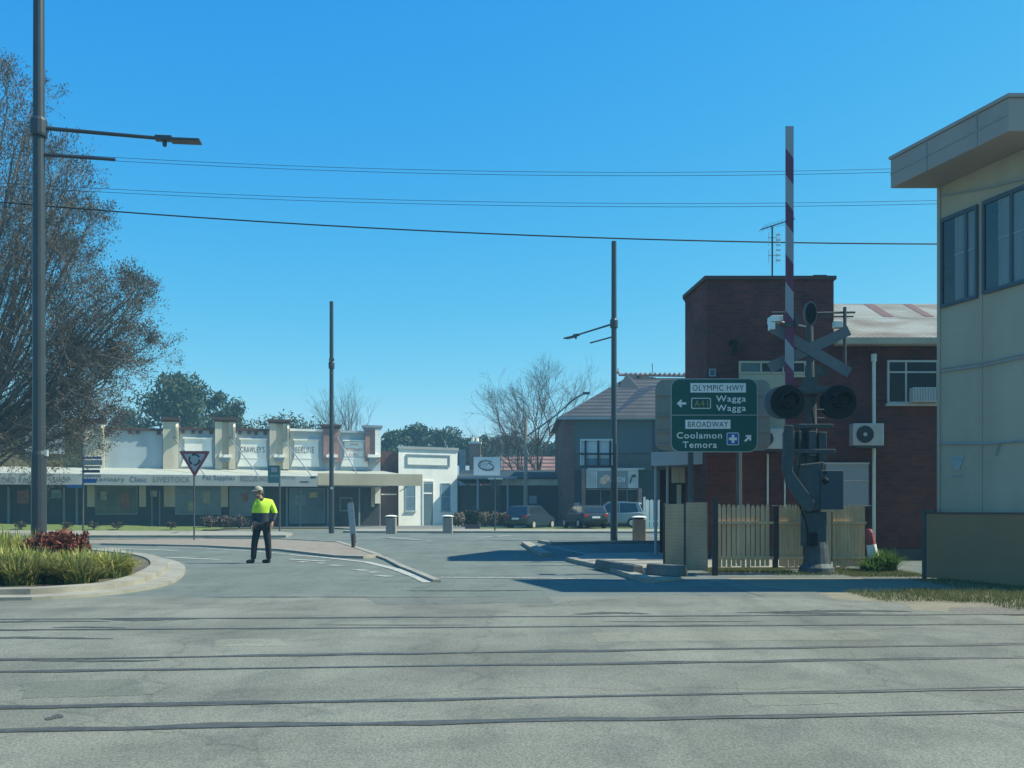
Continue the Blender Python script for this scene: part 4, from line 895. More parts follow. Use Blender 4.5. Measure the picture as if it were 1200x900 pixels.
mb = MB(); mb.tube((xr+2.0, 6, zr), (xr+2.0, 6, zr+1.1), .03, n=6); mb.build('roof_aerial', M['polem'], hh)
mb = MB(); mb.box(-.42, WX+1, -.62, -.52, ze-.14, ze+.02); mb.build('gutter', M['greyt'], hh)
mb = MB(); fh.rect(mb, 673.3, 764, 492, 531, .02, .048); mb.build('render_patch', mat('slate_light', (.055, .085, .105), .85, .05), hh)
# shop fascia
mb = MB(); fh.rect(mb, 687, 700, 552, 572, -1.6, -1.5, -1.6); fh.rect(mb, 736, 748, 552, 572, -1.6, -1.5, -1.6); fh.rect(mb, 687, 748, 550, 551.7, -1.62, -1.48, -1.6); o_ = mb.build('ribbed_fascia', striped_mat('ribbed', (.4, .4, .38), (.6, .6, .55), 0, .12), hh)
mb = MB(); fh.rect(mb, 700.2, 735.8, 551.8, 572, -1.6, -1.5, -1.6); sg = mb.build('shop_board', mat('board_grey', (.2, .22, .22), .6, .06), hh)
(ex, ez) = fh.at(709, 561.5, -1.62); mb = MB()
for k, (dx, dz) in enumerate(((-.12, -.12), (.1, .05))): mb.lathe((ex+dx, -1.61, ez+dz), [(.24, 0), (.22, -.02), (.05, -.03)], 18, 'y')
mb.build('emblem', mat('emblem_orange', (.6, .25, .15), .5, .2, 4, col2=(.75, .6, .45)), sg)
(u0, w1), (u1, w0) = fh.at(716, 559, -1.61), fh.at(732, 565, -1.61); fit_text('AXION', u0, u1, w0, w1, -1.602, M['signw'], sg, depth=.01)
(ex, ez) = fh.at(741, 561, -1.62); mb = MB(); mb.prism_y([(ex-.2, ez-.3), (ex-.1, ez-.3), (ex, ez+.1), (ex+.25, ez+.1), (ex+.2, ez+.3), (ex-.02, ez+.25), (ex-.1, ez)], -1.63, -1.602); mb.build('fascia_arrow', M['blacktxt'], sg)
MB().box(hx(687), hx(752), -1.49, .0, fh.at(0, 551)[1], fh.at(0, 549.5)[1]).build('awning', M['greyt'], hh)
for a, b in ((688, 720), (724, 746)):
    mb = MB(); fh.rect(mb, a, b, 574, 612, -.03, .045); o = mb.build('shop_window', M['glassd'], hh)
    mb = MB(); fh.rect(mb, a, b, 573, 574, -.05, .045); fh.rect(mb, (a+b)/2-.3, (a+b)/2+.3, 574, 612, -.06, -.031); mb.build('frame', M['greyt'], o)
mb = MB(); mb.box(hx(748, -1.5), hx(752, -1.5), -1.6, -1.3, 0, fh.at(0, 572, -1.5)[1]); mb.build('brick_pillar', M['brickp'], hh)
mb = MB(); mb.box(hx(681.5), hx(686), -.2, .04, 0, fh.at(0, 550)[1]); mb.build('brick_pillar', M['brickp'], hh)
mb = MB(); fh.rect(mb, 673, 680, 589, 600, -.03, .045); mb.build('meter_box', M['greyt'], hh)

# ------------------------------------------------------------------ signs
# frame of a large panel seen from behind beside the middle lamp post
ym = 37.6; f3 = Frame((680-600)*ym/F, ym, 0)
fsn = thing('road_sign', 'square road sign seen from the back with steel rails beside street lamp', 'road sign', (*f3.o, 0))
(x0, z1), (x1, z0) = f3.at(680, 515), f3.at(718, 547)
MB().box(x0, x1, .06, .09, z0, z1).build('panel', M['white'], fsn, bevel=.01)
mb = MB(); mb.box(x0, x1, -.0, .058, z1-.06, z1+.02); mb.box(x0, x0+.05, .0, .058, z0, z1-.061); mb.box(x1-.05, x1, .0, .058, z0, z1-.061); mb.build('edge_frame', M['signw'], fsn)
mb = MB()
for px_ in (686, 701, 715): x_ = f3.x(px_); mb.box(x_-.04, x_+.04, -.06, -.002, z0-.04, z1-.05)
for py_ in (532, 546.5): z_ = f3.at(0, py_)[1]; mb.box(x0-.02, x1+.05, -.1, -.062, z_-.035, z_+.035)
mb.build('rail', M['polem'], fsn)
mb = MB(); fb2 = (538, 545); mb.box(f3.x(688), f3.x(700), .03, .057, f3.at(0, 545)[1], f3.at(0, 537)[1]); mb.box(f3.x(703), f3.x(714), .03, .057, f3.at(0, 545)[1], f3.at(0, 537)[1]); mb.build('patch', M['greyt'], fsn)
MB().tube((f3.x(721.5), -.15, 0), (f3.x(721.5), -.15, z1-.2), .05, n=10).build('post', M['gal'], fsn)

# give way at roundabout sign
Yr = 1375/(634-597.); f4 = Frame((227-600)*Yr/F, Yr, 0)
rs = thing('roundabout_sign', 'triangular give way sign with roundabout arrows on thin post', 'road sign', (*f4.o, 0))
(x0, z1), (x1, z0) = f4.at(209.5, 528.5), f4.at(246.5, 559.5)
def tri(i, y0, y1):
    cx = (x0+x1)/2; cz = z1-(z1-z0)*.36; pts = [(x0, z1), (x1, z1), (cx, z0)]; k = 1-i; out = []
    for j in range(3):
        p = Vector(pts[j]); a = Vector(pts[j-1]); b = Vector(pts[(j+1) % 3])
        for t, q_ in ((.1, a), (.05, None), (.1, b)):
            v = p+(q_-p)*.08 if q_ else p+((a+b)/2-p)*.03
            out.append((cx+(v.x-cx)*k, cz+(v.y-cz)*k))
    return MB().prism_y(out, y0, y1)
tri(0, 0, .02).build('red_border', M['signr'], rs); tri(.3, -.006, -.001).build('white_face', M['fasciag'], rs)
cx, cz = (x0+x1)/2, z1-(z1-z0)*.33; ra = MB()
for j in range(3):
    a0 = math.radians(j*120+25); n = 8
    for i in range(n):
        t0, t1 = a0+i*math.radians(78)/n, a0+(i+1)*math.radians(78)/n
        for (R0, R1) in ((.17, .24),): ra.quad((cx+R0*math.cos(t0), -.009, cz+R0*math.sin(t0)), (cx+R1*math.cos(t0), -.009, cz+R1*math.sin(t0)), (cx+R1*math.cos(t1), -.009, cz+R1*math.sin(t1)), (cx+R0*math.cos(t1), -.009, cz+R0*math.sin(t1)))
    te = a0+math.radians(100); ra.add([(cx+.13*math.cos(te-.4), -.009, cz+.13*math.sin(te-.4)), (cx+.28*math.cos(te-.4), -.009, cz+.28*math.sin(te-.4)), (cx+.205*math.cos(te), -.009, cz+.205*math.sin(te))], [(0,1,2)])
ra.build('roundabout_arrows', M['blacktxt'], rs)
MB().tube((0, .05, 0), (0, .05, z1-.15), .033, n=8).build('post', M['gal'], rs)
# far roundabout sign seen from its back
f5 = Frame((580-600)*51/F, 51, 0); s5 = thing('roundabout_sign', 'dark triangular sign seen from the back on thin pole near white building', 'road sign', (*f5.o, 0))
(x0, z1), (x1, z0) = f5.at(573, 560.5), f5.at(588, 582)
MB().prism_y([(x0, z1), (x1, z1), ((x0+x1)/2+.03, z0), ((x0+x1)/2-.03, z0)], 0, .03).build('panel', M['gal'], s5)
MB().box(x0-.05, x1+.05, -.04, -.005, z1-.06, z1+.02).build('rail', M['alu'], s5)
MB().tube((0, -.03, 0), (0, -.03, z1), .04, n=8).build('post', M['polem'], s5)
# blue street name blades
f6 = Frame((97-600)*50/F, 50, 0); s6 = thing('street_name_sign', 'stack of blue and white street name blades on grey pole at left', 'street sign', (*f6.o, .5))
for (a, b, y0_, y1_, m) in ((97, 119, 535, 538, 'signb'), (97, 120, 539, 545, 'greyt'), (97, 118, 546, 549, 'greyt'), (97, 117, 550.5, 554, 'navy'), (97, 119, 556, 559.5, 'fasciag'), (97, 113, 561, 566, 'signb'), (78, 96.5, 568, 571.5, 'signb')):
    mb = MB(); (x0, z1), (x1, z0) = f6.at(a, y0_), f6.at(b, y1_); mb.box(x0, x1, -.02, .02, z0-.5, z1-.5); mb.build('blade', M[m], s6)
MB().tube((0, .04, -.5), (0, .04, f6.at(0, 534)[1]-.5), .05, n=8).build('post', M['gal'], s6)
# bus-stop style green sign
f7 = Frame((321-600)*50/F, 50, 0); s7 = thing('information_sign', 'teal rectangular sign on pole behind the walking man', 'sign', (*f7.o, 0))
(x0, z1), (x1, z0) = f7.at(314, 545.5), f7.at(328, 566); MB().box(x0, x1, -.03, .01, z0, z1).build('panel', mat('teal_sign', (.06, .16, .17), .5, .05), s7)
mb = MB(); (a, b), (c, d) = f7.at(318, 548), f7.at(325, 553); mb.box(a, c, -.04, -.032, d, b); (a, b), (c, d) = f7.at(317, 557), f7.at(326, 558.5); mb.box(a, c, -.04, -.032, d, b); mb.build('symbol', M['fasciag'], s7)
MB().tube((f7.x(327.5), .05, 0), (f7.x(327.5), .05, z1), .045, n=8).build('post', M['gal'], s7)
# leaning marker on the island nose
Yk = 1375/(645-597.); f8 = Frame((414-600)*Yk/F, Yk, 0); s8 = thing('leaning_marker', 'narrow white hazard board leaning on the nose of the traffic island', 'road marker', (*f8.o, .1))
def k8(px, py): a, b = f8.at(px, py); return (a, b-.1)
MB().prism_y([k8(*p) for p in ((411.5, 636), (418, 636), (414, 590), (412, 588.5), (408.5, 589), (407, 591))], -.02, .01).build('board', M['fasciag'], s8)
mb = MB()
for i in range(5):
    y = 595+i*9; x = 409.5+(y-590)*.09; a = [k8(x, y), k8(x+4.5, y+2.5), k8(x+4.5, y+5.5), k8(x, y+3)]; mb.prism_y(a, -.026, -.021)
mb.build('chevron_marking', M['greyt'], s8)
MB().tube((0, 0, 0), (0, 0, .4), .06, n=8).build('stub_post', M['wooddk'], s8)

# bins / planters
def bin_(px0, px1, pyt, pyb, lab, m=M['brickp'], cap=M['white']):
    Y = 1375/(pyb-597.); x0, x1 = (px0-600)*Y/F, (px1-600)*Y/F; r = (x1-x0)/2; zt = HC+(Y0-pyt)*Y/F
    t = thing('litter_bin', lab, 'bin', ((x0+x1)/2, Y, 0), 0, 'square street bins with pale lids')
    MB().box(-r*.88, r*.88, -r*.88, r*.88, 0, zt-.12).build('body', m, t, bevel=.02)
    MB().box(-r*.7, r*.7, -r*.7, r*.7, zt-.119, zt-.06).build('opening', M['black'], t)
    MB().lathe((0, 0, zt-.06), [(r*1.1, 0), (r*1.12, .03), (r*.6, .07), (0, .08)], 20).build('lid', cap, t)
bn_ = mat('bin_stone', (.3, .24, .2), .85, .15, 6)
bin_(452, 465, 604, 625.5, 'stone street bin with pale lid at the left foot of the white building', bn_)
bin_(518.5, 531, 604, 625, 'stone street bin with pale lid at the right foot of the white building', bn_)
bin_(741, 757, 605, 633.5, 'taller tan street bin with white lid right of the middle lamp', mat('bin_tan', (.4, .24, .15), .85, .1, 6))
# clipped dark planter shrub
# white picket gate far right
wf_ = thing('white_fence', 'short white paling fence beyond the slatted screen', 'fence', ((757-600)*56/F, 56, 0))
mb = MB()
for k in range(6):
    x = k*.24; mb.prism_y([(x, .1), (x+.2, .1), (x+.2, 1.78), (x+.1, 1.86), (x, 1.78)], 0, .03)
mb.build('paling', M['white'], wf_); MB().box(0, 1.45, .032, .07, .5, .6).build('rail', M['white'], wf_); MB().box(-.15, -.03, -.05, .1, 0, 2.0).build('post', M['white'], wf_)

# ------------------------------------------------------------------ wires and utility pole
def wire(pts, Y, r, label, group):
    w3 = [((px-600)*Y/F, HC+(Y0-py)*Y/F) for px, py in pts]
    (xa, za), (xb, zb), (xc, zc) = w3
    def zz(x): return za*(x-xb)*(x-xc)/((xa-xb)*(xa-xc))+zb*(x-xa)*(x-xc)/((xb-xa)*(xb-xc))+zc*(x-xa)*(x-xb)/((xc-xa)*(xc-xb))
    X0, X1 = (-330-600)*Y/F, (1450-600)*Y/F
    mb = MB(); mb.path([(X0+(X1-X0)*i/60, Y, zz(X0+(X1-X0)*i/60)) for i in range(61)], r, 5)
    return tag(mb.build('overhead_wire', M['black'], None), label, 'wire', group)
wire(((0, 237), (600, 275), (1098, 286)), 26, .02, 'thick dark lowest overhead wire crossing the sky', None)
for dy, n_ in ((0, 'upper'), (4, 'lower')):
    wire(((60, 180+dy), (600, 201+dy), (1040, 198+dy)), 40, .01, 'thin %s strand of the topmost pair of overhead wires' % n_, 'faint overhead wires')
    wire(((118, 221+dy), (600, 237+dy), (1095, 235+dy)), 40, .01, 'thin %s strand of the middle pair of overhead wires' % n_, 'faint overhead wires')
up = thing('utility_pole', 'timber utility pole with long lamp outreach left of the tiled house', 'pole', ((616-600)*66/F, 66, 0))
def uz(py): return HC+(Y0-py)*66/F
MB().tube((0, 0, 0), (0, 0, uz(489)), .17, .12, 10).build('pole', M['barkg'], up)
mb = MB(); ux = lambda px: (px-616)*66/F
mb.path([(0, 0, uz(512)), (ux(650), 0, uz(488)), (ux(675), 0, uz(466)), (ux(684), 0, uz(461.5))], .055, 6); mb.build('outreach_arm', M['polem'], up)
mb = MB(); mb.box(ux(683), ux(691), -.15, .15, uz(462), uz(459.5)); mb.build('lamp_head', M['polem'], up)

# ------------------------------------------------------------------ cars
def car(name, px, Y, rz, col, label, Lc=4.2, Wc=1.75, Hc=1.5, base=0, tail=True):
    t = thing(name, label, 'car', ((px-600)*Y/F, Y, base), rz, 'cars parked beyond the far kerb')
    body = mat('car_paint', col, .25, .05, 1, spec=.6)
    # stations along x: rear (-) to front (+): (x, zbelt, half width)
    st = [(-.5, .55, .78, .8), (-.485, .35, .92, .93), (-.42, .28, .98, 1), (-.2, .25, .95, 1), (.1, .25, .92, 1), (.3, .25, .88, .98), (.43, .28, .75, .94), (.49, .35, .66, .85), (.5, .45, .58, .75)]
    mb = MB(); hw = Wc/2; n = 6
    for (x, zb, zt, wf) in st:
        X = x*Lc; w_ = hw*wf; mb.v += [(X, -w_*.93, zb), (X, -w_, zb+.12), (X, -w_*.97, zt-.04), (X, -w_*.88, zt), (X, w_*.88, zt), (X, w_*.97, zt-.04), (X, w_, zb+.12), (X, w_*.93, zb)]
    for i in range(len(st)-1):
        for k in range(8): mb.f.append((i*8+k, i*8+(k+1) % 8, (i+1)*8+(k+1) % 8, (i+1)*8+k)); mb.mi.append(0)
    mb.f.append(tuple(range(8))); mb.mi.append(0); e = (len(st)-1)*8; mb.f.append(tuple(range(e+7, e-1, -1))); mb.mi.append(0)
    mb.build('body', body, t, smooth=False, bevel=.03)
    # cabin
    cs_ = [(-.47, .9), (-.4, Hc-.06), (-.15, Hc), (.05, Hc-.02), (.27, .9)]
    wl, wu = hw*.9, hw*.72
    mb = MB(); V = []
    def wz(z): return wl+(wu-wl)*(z-.88)/(Hc-.88)
    mb.add([(x*Lc, -wz(z), z) for x, z in cs_]+[(x*Lc, wz(z), z) for x, z in cs_], [(0,1,2,3,4), (9,8,7,6,5), (0,5,6,1), (1,6,7,2), (2,7,8,3), (3,8,9,4), (0,4,9,5)])
    mb.build('cabin', body, t, bevel=.02)
    g = MB(); e_ = .012
    def sidewin(xs, sgn):
        pts = []
        for x, z in xs: pts.append((x*Lc, sgn*(wz(z)+e_), z))
        g.add(pts, [tuple(range(len(pts)))])
    for sg_ in (-1, 1):
        sidewin([(-.4, .95), (-.36, Hc-.12), (-.13, Hc-.09), (-.13, .95)], sg_); sidewin([(-.11, .95), (-.11, Hc-.09), (.04, Hc-.11), (.2, .95)], sg_)
    def lerp(a, b, t): return (a[0]+(b[0]-a[0])*t, a[1]+(b[1]-a[1])*t)
    a, b = lerp(cs_[0], cs_[1], .15), lerp(cs_[0], cs_[1], .85); 
    g.quad((a[0]*Lc-.02, -wz(a[1])*.88, a[1]), (a[0]*Lc-.02, wz(a[1])*.88, a[1]), (b[0]*Lc-.02, wz(b[1])*.86, b[1]), (b[0]*Lc-.02, -wz(b[1])*.86, b[1]))
    a, b = lerp(cs_[4], cs_[3], .12), lerp(cs_[4], cs_[3], .9)
    g.quad((a[0]*Lc+.02, -wz(a[1])*.9, a[1]+.01), (a[0]*Lc+.02, wz(a[1])*.9, a[1]+.01), (b[0]*Lc+.02, wz(b[1])*.88, b[1]+.01), (b[0]*Lc+.02, -wz(b[1])*.88, b[1]+.01))
    g.build('windows', M['glassd'], t)
    for sx in (-.31, .32):
        for sy in (-1, 1):
            w_ = MB().lathe((sx*Lc, sy*(hw-.1), .31), [(.0, -.11), (.3, -.11), (.31, -.08), (.31, .08), (.3, .11), (0, .11)], 20, 'y').build('wheel', M['black'], t)
            MB().lathe((sx*Lc, sy*(hw-.1)+sy*.115, .31), [(.19, -.01), (.17, .01), (0, .015)], 14, 'y').build('rim', M['alu'], w_)
    for sy in (-1, 1):
        MB().box(-.5*Lc-.015, -.478*Lc, sy*hw*.72-.12, sy*hw*.72+.12, .72, .88).build('tail_light', mat('tail_lens', (.4, .02, .02), .2, .05), t)
        MB().box(.485*Lc, .503*Lc, sy*hw*.62-.13, sy*hw*.62+.13, .52, .62).build('headlight', M['signw'], t)
    MB().box(-.5*Lc-.02, -.5*Lc-.002, -.25, .25, .62, .74).build('number_plate', M['signw'], t)
car('parked_car', 622, 60, math.radians(62), (.02, .035, .05), 'dark hatchback seen from behind beside the dry grass hedge')
car('parked_car', 685, 58.3, math.radians(105), (.02, .03, .045), 'dark car parked in shade left of the middle street lamp', base=.1, Hc=1.42)
car('parked_car', 718, 60.5, math.radians(165), (.3, .32, .33), 'silver grey car parked right behind the middle street lamp', Lc=4.4, base=.1, Hc=1.65)

# ------------------------------------------------------------------ plants and trees
def rv(s=1): return Vector((random.gauss(0, s), random.gauss(0, s), random.gauss(0, s)))
def grow(limbs, twigs, tips, p, d, L, r, depth, maxd, spread, up, curve=.12, nb=(2, 4), lens=(.6, .85), nseg=3, lim=2):
    pts = [p.copy()]; rs = [r]; dd = d.normalized(); q_ = p.copy(); nodes = []
    for i in range(nseg):
        dd = (dd+rv(curve)+Vector((0, 0, up))*.25).normalized(); q_ = q_+dd*L/nseg; pts.append(q_.copy()); rs.append(r*(1-.45*(i+1)/nseg)); nodes.append((q_.copy(), dd.copy()))
    (limbs if depth < lim else twigs).path(pts, rs, 7 if depth < lim else 3, depth == 0)
    if depth >= maxd: tips.append((q_, dd)); return
    k = random.randint(*nb)
    for j in range(k):
        bq, bd = nodes[-1] if j < 2 else random.choice(nodes)
        ax = bd.cross(rv()).normalized(); nd = (Matrix.Rotation(spread*random.uniform(.55, 1.25), 3, ax) @ bd)
        grow(limbs, twigs, tips, bq, nd, L*random.uniform(*lens), max(r*.56, .004), depth+1, maxd, spread, up, curve, nb, lens, nseg, lim)
def bare_tree(name, X, Y, h, label, maxd=6, spread=.55, seed=1, r0=.25, twr=.016, leaf=None, leafn=0, lsz=.12, L0=None, d0=(0, 0, 1), nb=(2, 4), base=0, group=None, mb_=None, up=.12, lim=2, mt=None):
    random.seed(seed); t = thing(name, label, 'tree', (X, Y, base), 0, group)
    limbs, twigs, tips = MB(), MB(), []
    grow(limbs, twigs, tips, Vector((0, 0, 0)), Vector(d0), L0 or h*.3, r0, 0, maxd, spread, up, nb=nb, lim=lim)
    limbs.build('trunk', mb_ or M['bark'], t)
    c = twigs.build('crown', mt or mb_ or M['bark'], t)
    if leaf:
        lf = MB()
        for p, d in tips:
            for _ in range(leafn):
                c_ = p+rv(.16)-d*random.uniform(0, .5); a = rv().normalized()*lsz; b = a.cross(rv()).normalized()*lsz*.5
                lf.add([c_-a, c_+b, c_+a, c_-b], [(0,1,2,3)])
        lf.build('foliage', leaf, t)
    return t
brownleaf = leaf_mat('dry_brown_leaves', [(.045, .042, .035), (.09, .08, .068), (.07, .062, .05), (.13, .118, .1), (.05, .055, .033)], transl=.15)
def big_left():
    random.seed(11)
    t = thing('large_tree', 'big half bare tree with brown seed heads spreading in from the left edge', 'tree', (-25.2, 42, 0))
    limbs, twigs, tips = MB(), MB(), []
    limbs.path([(0, 0, 0), (.1, 0, 2), (0, .1, 4.2)], [.55, .42, .38], 12)
    sc_ = 42/F
    lobes = [(12, 112, 34), (30, 150, 34), (50, 205, 46), (86, 228, 40), (10, 225, 60), (60, 285, 46), (95, 262, 24), (20, 330, 70), (80, 345, 50), (112, 352, 42), (140, 372, 38), (152, 345, 26), (118, 410, 46), (70, 420, 60), (150, 400, 24),
             (20, 430, 70), (95, 455, 36), (40, 485, 50), (-60, 180, 70), (-60, 330, 90), (-130, 260, 80), (-190, 380, 90), (-80, 470, 70), (-130, 120, 60), (5, 510, 36), (-30, 400, 60), (-20, 280, 60), (60, 380, 50), (100, 500, 30), (78, 478, 40), (15, 470, 60), (60, 510, 36), (100, 425, 44), (45, 330, 55), (110, 385, 44), (35, 250, 50), (5, 180, 40), (128, 440, 30), (30, 385, 60), (-10, 470, 60), (-10, 530, 50)]
    for (px, py, rr) in lobes:
        for rep in range(3):
            yy = random.uniform(-2.2, 2.2)*rr/50; c = Vector(((px-600)*sc_+25.2, yy, HC+(Y0-py)*sc_)); R_ = rr*sc_
            s0 = Vector((random.uniform(-.1, .1), random.uniform(-.1, .1), random.uniform(3.2, 4.2))); d0 = (c-s0); inner = c-d0.normalized()*R_*.75+rv(.2)
            mid = s0+(inner-s0)*.5+Vector((0, 0, -.08*d0.length*(1 if d0.x > 3 else 0)))+rv(.2)
            limbs.path([tuple(s0), tuple(s0*.5+mid*.5+rv(.12)), tuple(mid), tuple(mid*.5+inner*.5+rv(.1)), tuple(inner)], [.1, .08, .06, .045, .035], 6)
            dd = (d0.normalized()*.8+Vector((0, 0, random.uniform(-.25, .5)))).normalized()
            for fr_ in (.45, .7): grow(limbs, twigs, tips, mid*(1-fr_)+inner*fr_, (dd+rv(.5)).normalized(), R_*.6+.4, .025, 4, 7, .6, .05, .16, (2, 4), (.66, .88), 3, 4)
            grow(limbs, twigs, tips, inner, dd, R_*random.uniform(.6, .85), .035, 3, 7, .58, .12, .15, (2, 4), (.66, .88), 3, 4)
    limbs.build('trunk', M['bark'], t); twigs.build('crown', M['bark'], t)
    lf = MB(); random.shuffle(tips)
    for p, d in tips[:60000]:
        for _ in range(5):
            c_ = p-d*random.uniform(0, .55)+rv(.09)+Vector((0, 0, .03)); a = (d*.8+rv(.35)+Vector((0, 0, .4))).normalized()*.06; b = a.cross(rv()).normalized()*.022
            lf.add([c_-a, c_+b, c_+a, c_-b], [(0,1,2,3)])
    print('big tree tips', len(tips)); lf.build('foliage', brownleaf, t)
big_left()

gum = leaf_mat('gum_leaves', [(.025, .045, .022), (.05, .075, .035), (.035, .06, .03), (.08, .1, .05), (.03, .045, .03)], transl=.15)
def gum_tree(px, Y, pyt, wpx, label, seed, base_py=560, n=26, leafs=150, lsz=.26, lo=.35):
    random.seed(seed); s_ = Y/F; X = (px-600)*s_; H = HC+(Y0-pyt)*s_; W = wpx*s_/2
    t = thing('gum_tree', label, 'tree', (X, Y, 0), 0, 'gum trees behind the buildings')
    limbs = MB(); lf = MB(); limbs.path([(0, 0, 0), (.1, 0, H*.3), (-.1, .1, H*.5)], [H*.03, H*.022, H*.015], 8)
    for i in range(n):
        a = random.uniform(0, 2*PI); zf = random.uniform(lo, 1.0)
        rr = W*math.sqrt(max(.02, 1-((zf-.6)/.46)**2))*random.uniform(.35, .95)
        R = W*random.uniform(.28, .46)
        c = Vector((math.cos(a)*rr, math.sin(a)*rr*.8, H*zf-R*.62))
        limbs.path([(0, 0, H*.35*random.uniform(.7, 1.3)), tuple(c*.5+Vector((0, 0, H*.25))), tuple(c)], [H*.012, H*.007, H*.003], 5)
        for k in range(leafs):
            v = rv().normalized()*R*random.random()**.4; v.z *= .62; v += rv(R*.1)
            p = c+v; q_ = rv().normalized()*lsz*random.uniform(.6, 1.3); b = q_.cross(rv()).normalized()*lsz*.38; q_.z -= lsz*.3
            lf.add([p-q_, p+b, p+q_, p-b], [(0,1,2,3)])
    limbs.build('trunk', M['barkg'], t); lf.build('crown', gum, t); return t
gum_tree(212, 105, 434, 118, 'tall spreading gum tree above the shops at left', 3, n=34, leafs=260, lsz=.3)
gum_tree(264, 108, 460, 62, 'gum tree crown leaning out right of the tall one', 4, n=34, leafs=200)
gum_tree(160, 112, 470, 70, 'low gum tree left of the tall one', 5, n=18, leafs=160)
gum_tree(340, 118, 480, 110, 'low dark gum behind the lettered parapet', 6, n=34, leafs=200)
for i, (px, pyt, wd, lab) in enumerate(((462, 503, 40, 'small gum tree just right of the shop row end'), (488, 496, 40, 'pointed gum tree above the white building roof'), (520, 500, 52, 'broad gum tree above the white building right corner'),
                                   (548, 510, 36, 'gum tree behind the brick chimney'), (588, 501, 50, 'rounded gum tree above the swirl sign'), (622, 508, 50, 'gum tree behind the utility pole'), (652, 516, 40, 'gum tree beside the tiled house'), (436, 512, 40, 'low gum tree behind the last brick pier'), (505, 512, 60, 'dark lower gum between the taller ones'), (575, 516, 60, 'dark lower gum behind the chimney house'))):
    gum_tree(px, 125+i % 3*6, pyt, wd*1.25, lab, 20+i, n=34, leafs=120, lsz=.34, lo=.3)
for i, (px, pyt, wd, lab) in enumerate(((20, 520, 90, 'low dark tree behind the olive shop wall'), (110, 500, 60, 'small tree between first pier and tall gum'))):
    gum_tree(px, 100, pyt, wd, lab, 50+i, n=16, leafs=150)
greytwig = mat('grey_twigs', (.1, .08, .075), .95, .2)
bare_tree('bare_tree', (644-600)*80/F, 80, 13, 'wide bare winter tree left of the tiled house', 7, .46, 17, .24, L0=4.3, nb=(3, 4), mb_=greytwig, up=.14, lim=4)
bare_tree('bare_tree', (600-600)*84/F, 84, 10, 'smaller bare winter tree above the orange roof', 7, .45, 8, .2, L0=3.6, nb=(2, 3), mb_=greytwig, up=.12, lim=4)
for i, (px, l0) in enumerate(((378, 3.9), (402, 4.1), (428, 3.8))):
    bare_tree('bare_tree', (px-600)*95/F, 95, 9, ('bare tree behind the lamp post and brick pier', 'tallest bare tree of the three behind the shops', 'bare tree behind the end pier of the shops')[i], 7, .36, 31+i, .2, L0=l0, nb=(2, 3), mb_=greytwig, up=.3, lim=4, group='bare trees behind the shops')

# strappy clumps in the roundabout garden
strap = leaf_mat('strappy_leaves', [(.05, .08, .025), (.14, .16, .04), (.24, .22, .06), (.07, .1, .03), (.4, .32, .1)], transl=.3)
strapy = leaf_mat('variegated_leaves', [(.14, .2, .04), (.5, .44, .12), (.22, .27, .06), (.68, .6, .26), (.15, .2, .04)], transl=.35)
redl = leaf_mat('red_foliage', [(.1, .02, .02), (.2, .04, .03), (.28, .09, .05), (.08, .03, .025), (.22, .12, .07)], transl=.25)
purl = leaf_mat('dry_purple', [(.08, .05, .05), (.14, .09, .08), (.1, .08, .06)], transl=.1)
def clump(X, Y, h, r, n, m, label, seed, w_=.022, group='strappy clumps in the garden bed', name='strappy_plant', cat='plant', z=.1):
    random.seed(seed); mb = MB()
    for i in range(n):
        a = random.uniform(0, 2*PI); rr = r*.5*math.sqrt(random.random()); b = Vector((math.cos(a)*rr, math.sin(a)*rr, 0))
        a2 = a+random.gauss(0, .6); lean = random.uniform(.1, 1.0)*r; L = h*random.uniform(.65, 1.1); sd = Vector((-math.sin(a2), math.cos(a2), 0))*w_*random.uniform(.6, 1.2)
        o = Vector((math.cos(a2), math.sin(a2), 0)); P_ = []
        for k in range(5):
            t = k/4; c = b+o*lean*t**1.8+Vector((0, 0, L*(t-.38*t**3*(lean/r)*1.3))); ww = (1-t**2*.9); P_ += [c-sd*ww, c+sd*ww]
        mb.add(P_, [(2*k, 2*k+1, 2*k+3, 2*k+2) for k in range(4)])
    o = mb.build(name, m); o.location = (X, Y, z); return tag(o, label, cat, group)
gpts = [G(x, y) for x, y in ((-10, 702.5), (95, 696), (135, 692), (165, 683), (183, 673), (188, 667), (182, 660), (165, 655), (140, 652))]
bed = [(-20, 13.3), (-10, 13.3)]+[(p.x, p.y) for p in gpts]+[(-13, 27.5), (-20, 28)]
def poly_smooth(pts, it=2):
    for _ in range(it):
        o = [pts[0]]
        for a, b in zip(pts[:-1], pts[1:]): o += [(a[0]*.75+b[0]*.25, a[1]*.75+b[1]*.25), (a[0]*.25+b[0]*.75, a[1]*.25+b[1]*.75)]
        pts = o+[pts[-1]]
    return pts
edge = poly_smooth([(-30, 13.1)]+[(p.x, p.y) for p in gpts]+[(-13.5, 28.5), (-20, 30)], 3)
strip('roundabout_apron', [(x, y, 0) for x, y in poly_smooth([(-30, 12.85), tuple(G(0, 704))[:2], tuple(G(95, 699))[:2], tuple(G(160, 691))[:2], tuple(G(192, 681))[:2], tuple(G(203, 668))[:2], tuple(G(193, 659))[:2], tuple(G(150, 652.5))[:2], (-12.5, 29)], 3)], .55, 0, .05, M['concrete'])
strip('roundabout_kerb', [(x, y, 0) for x, y in edge], .34, 0, .13, M['concrete'])
sheet('garden_bed', edge, .1, M['mulch'])
random.seed(6); lt = MB()
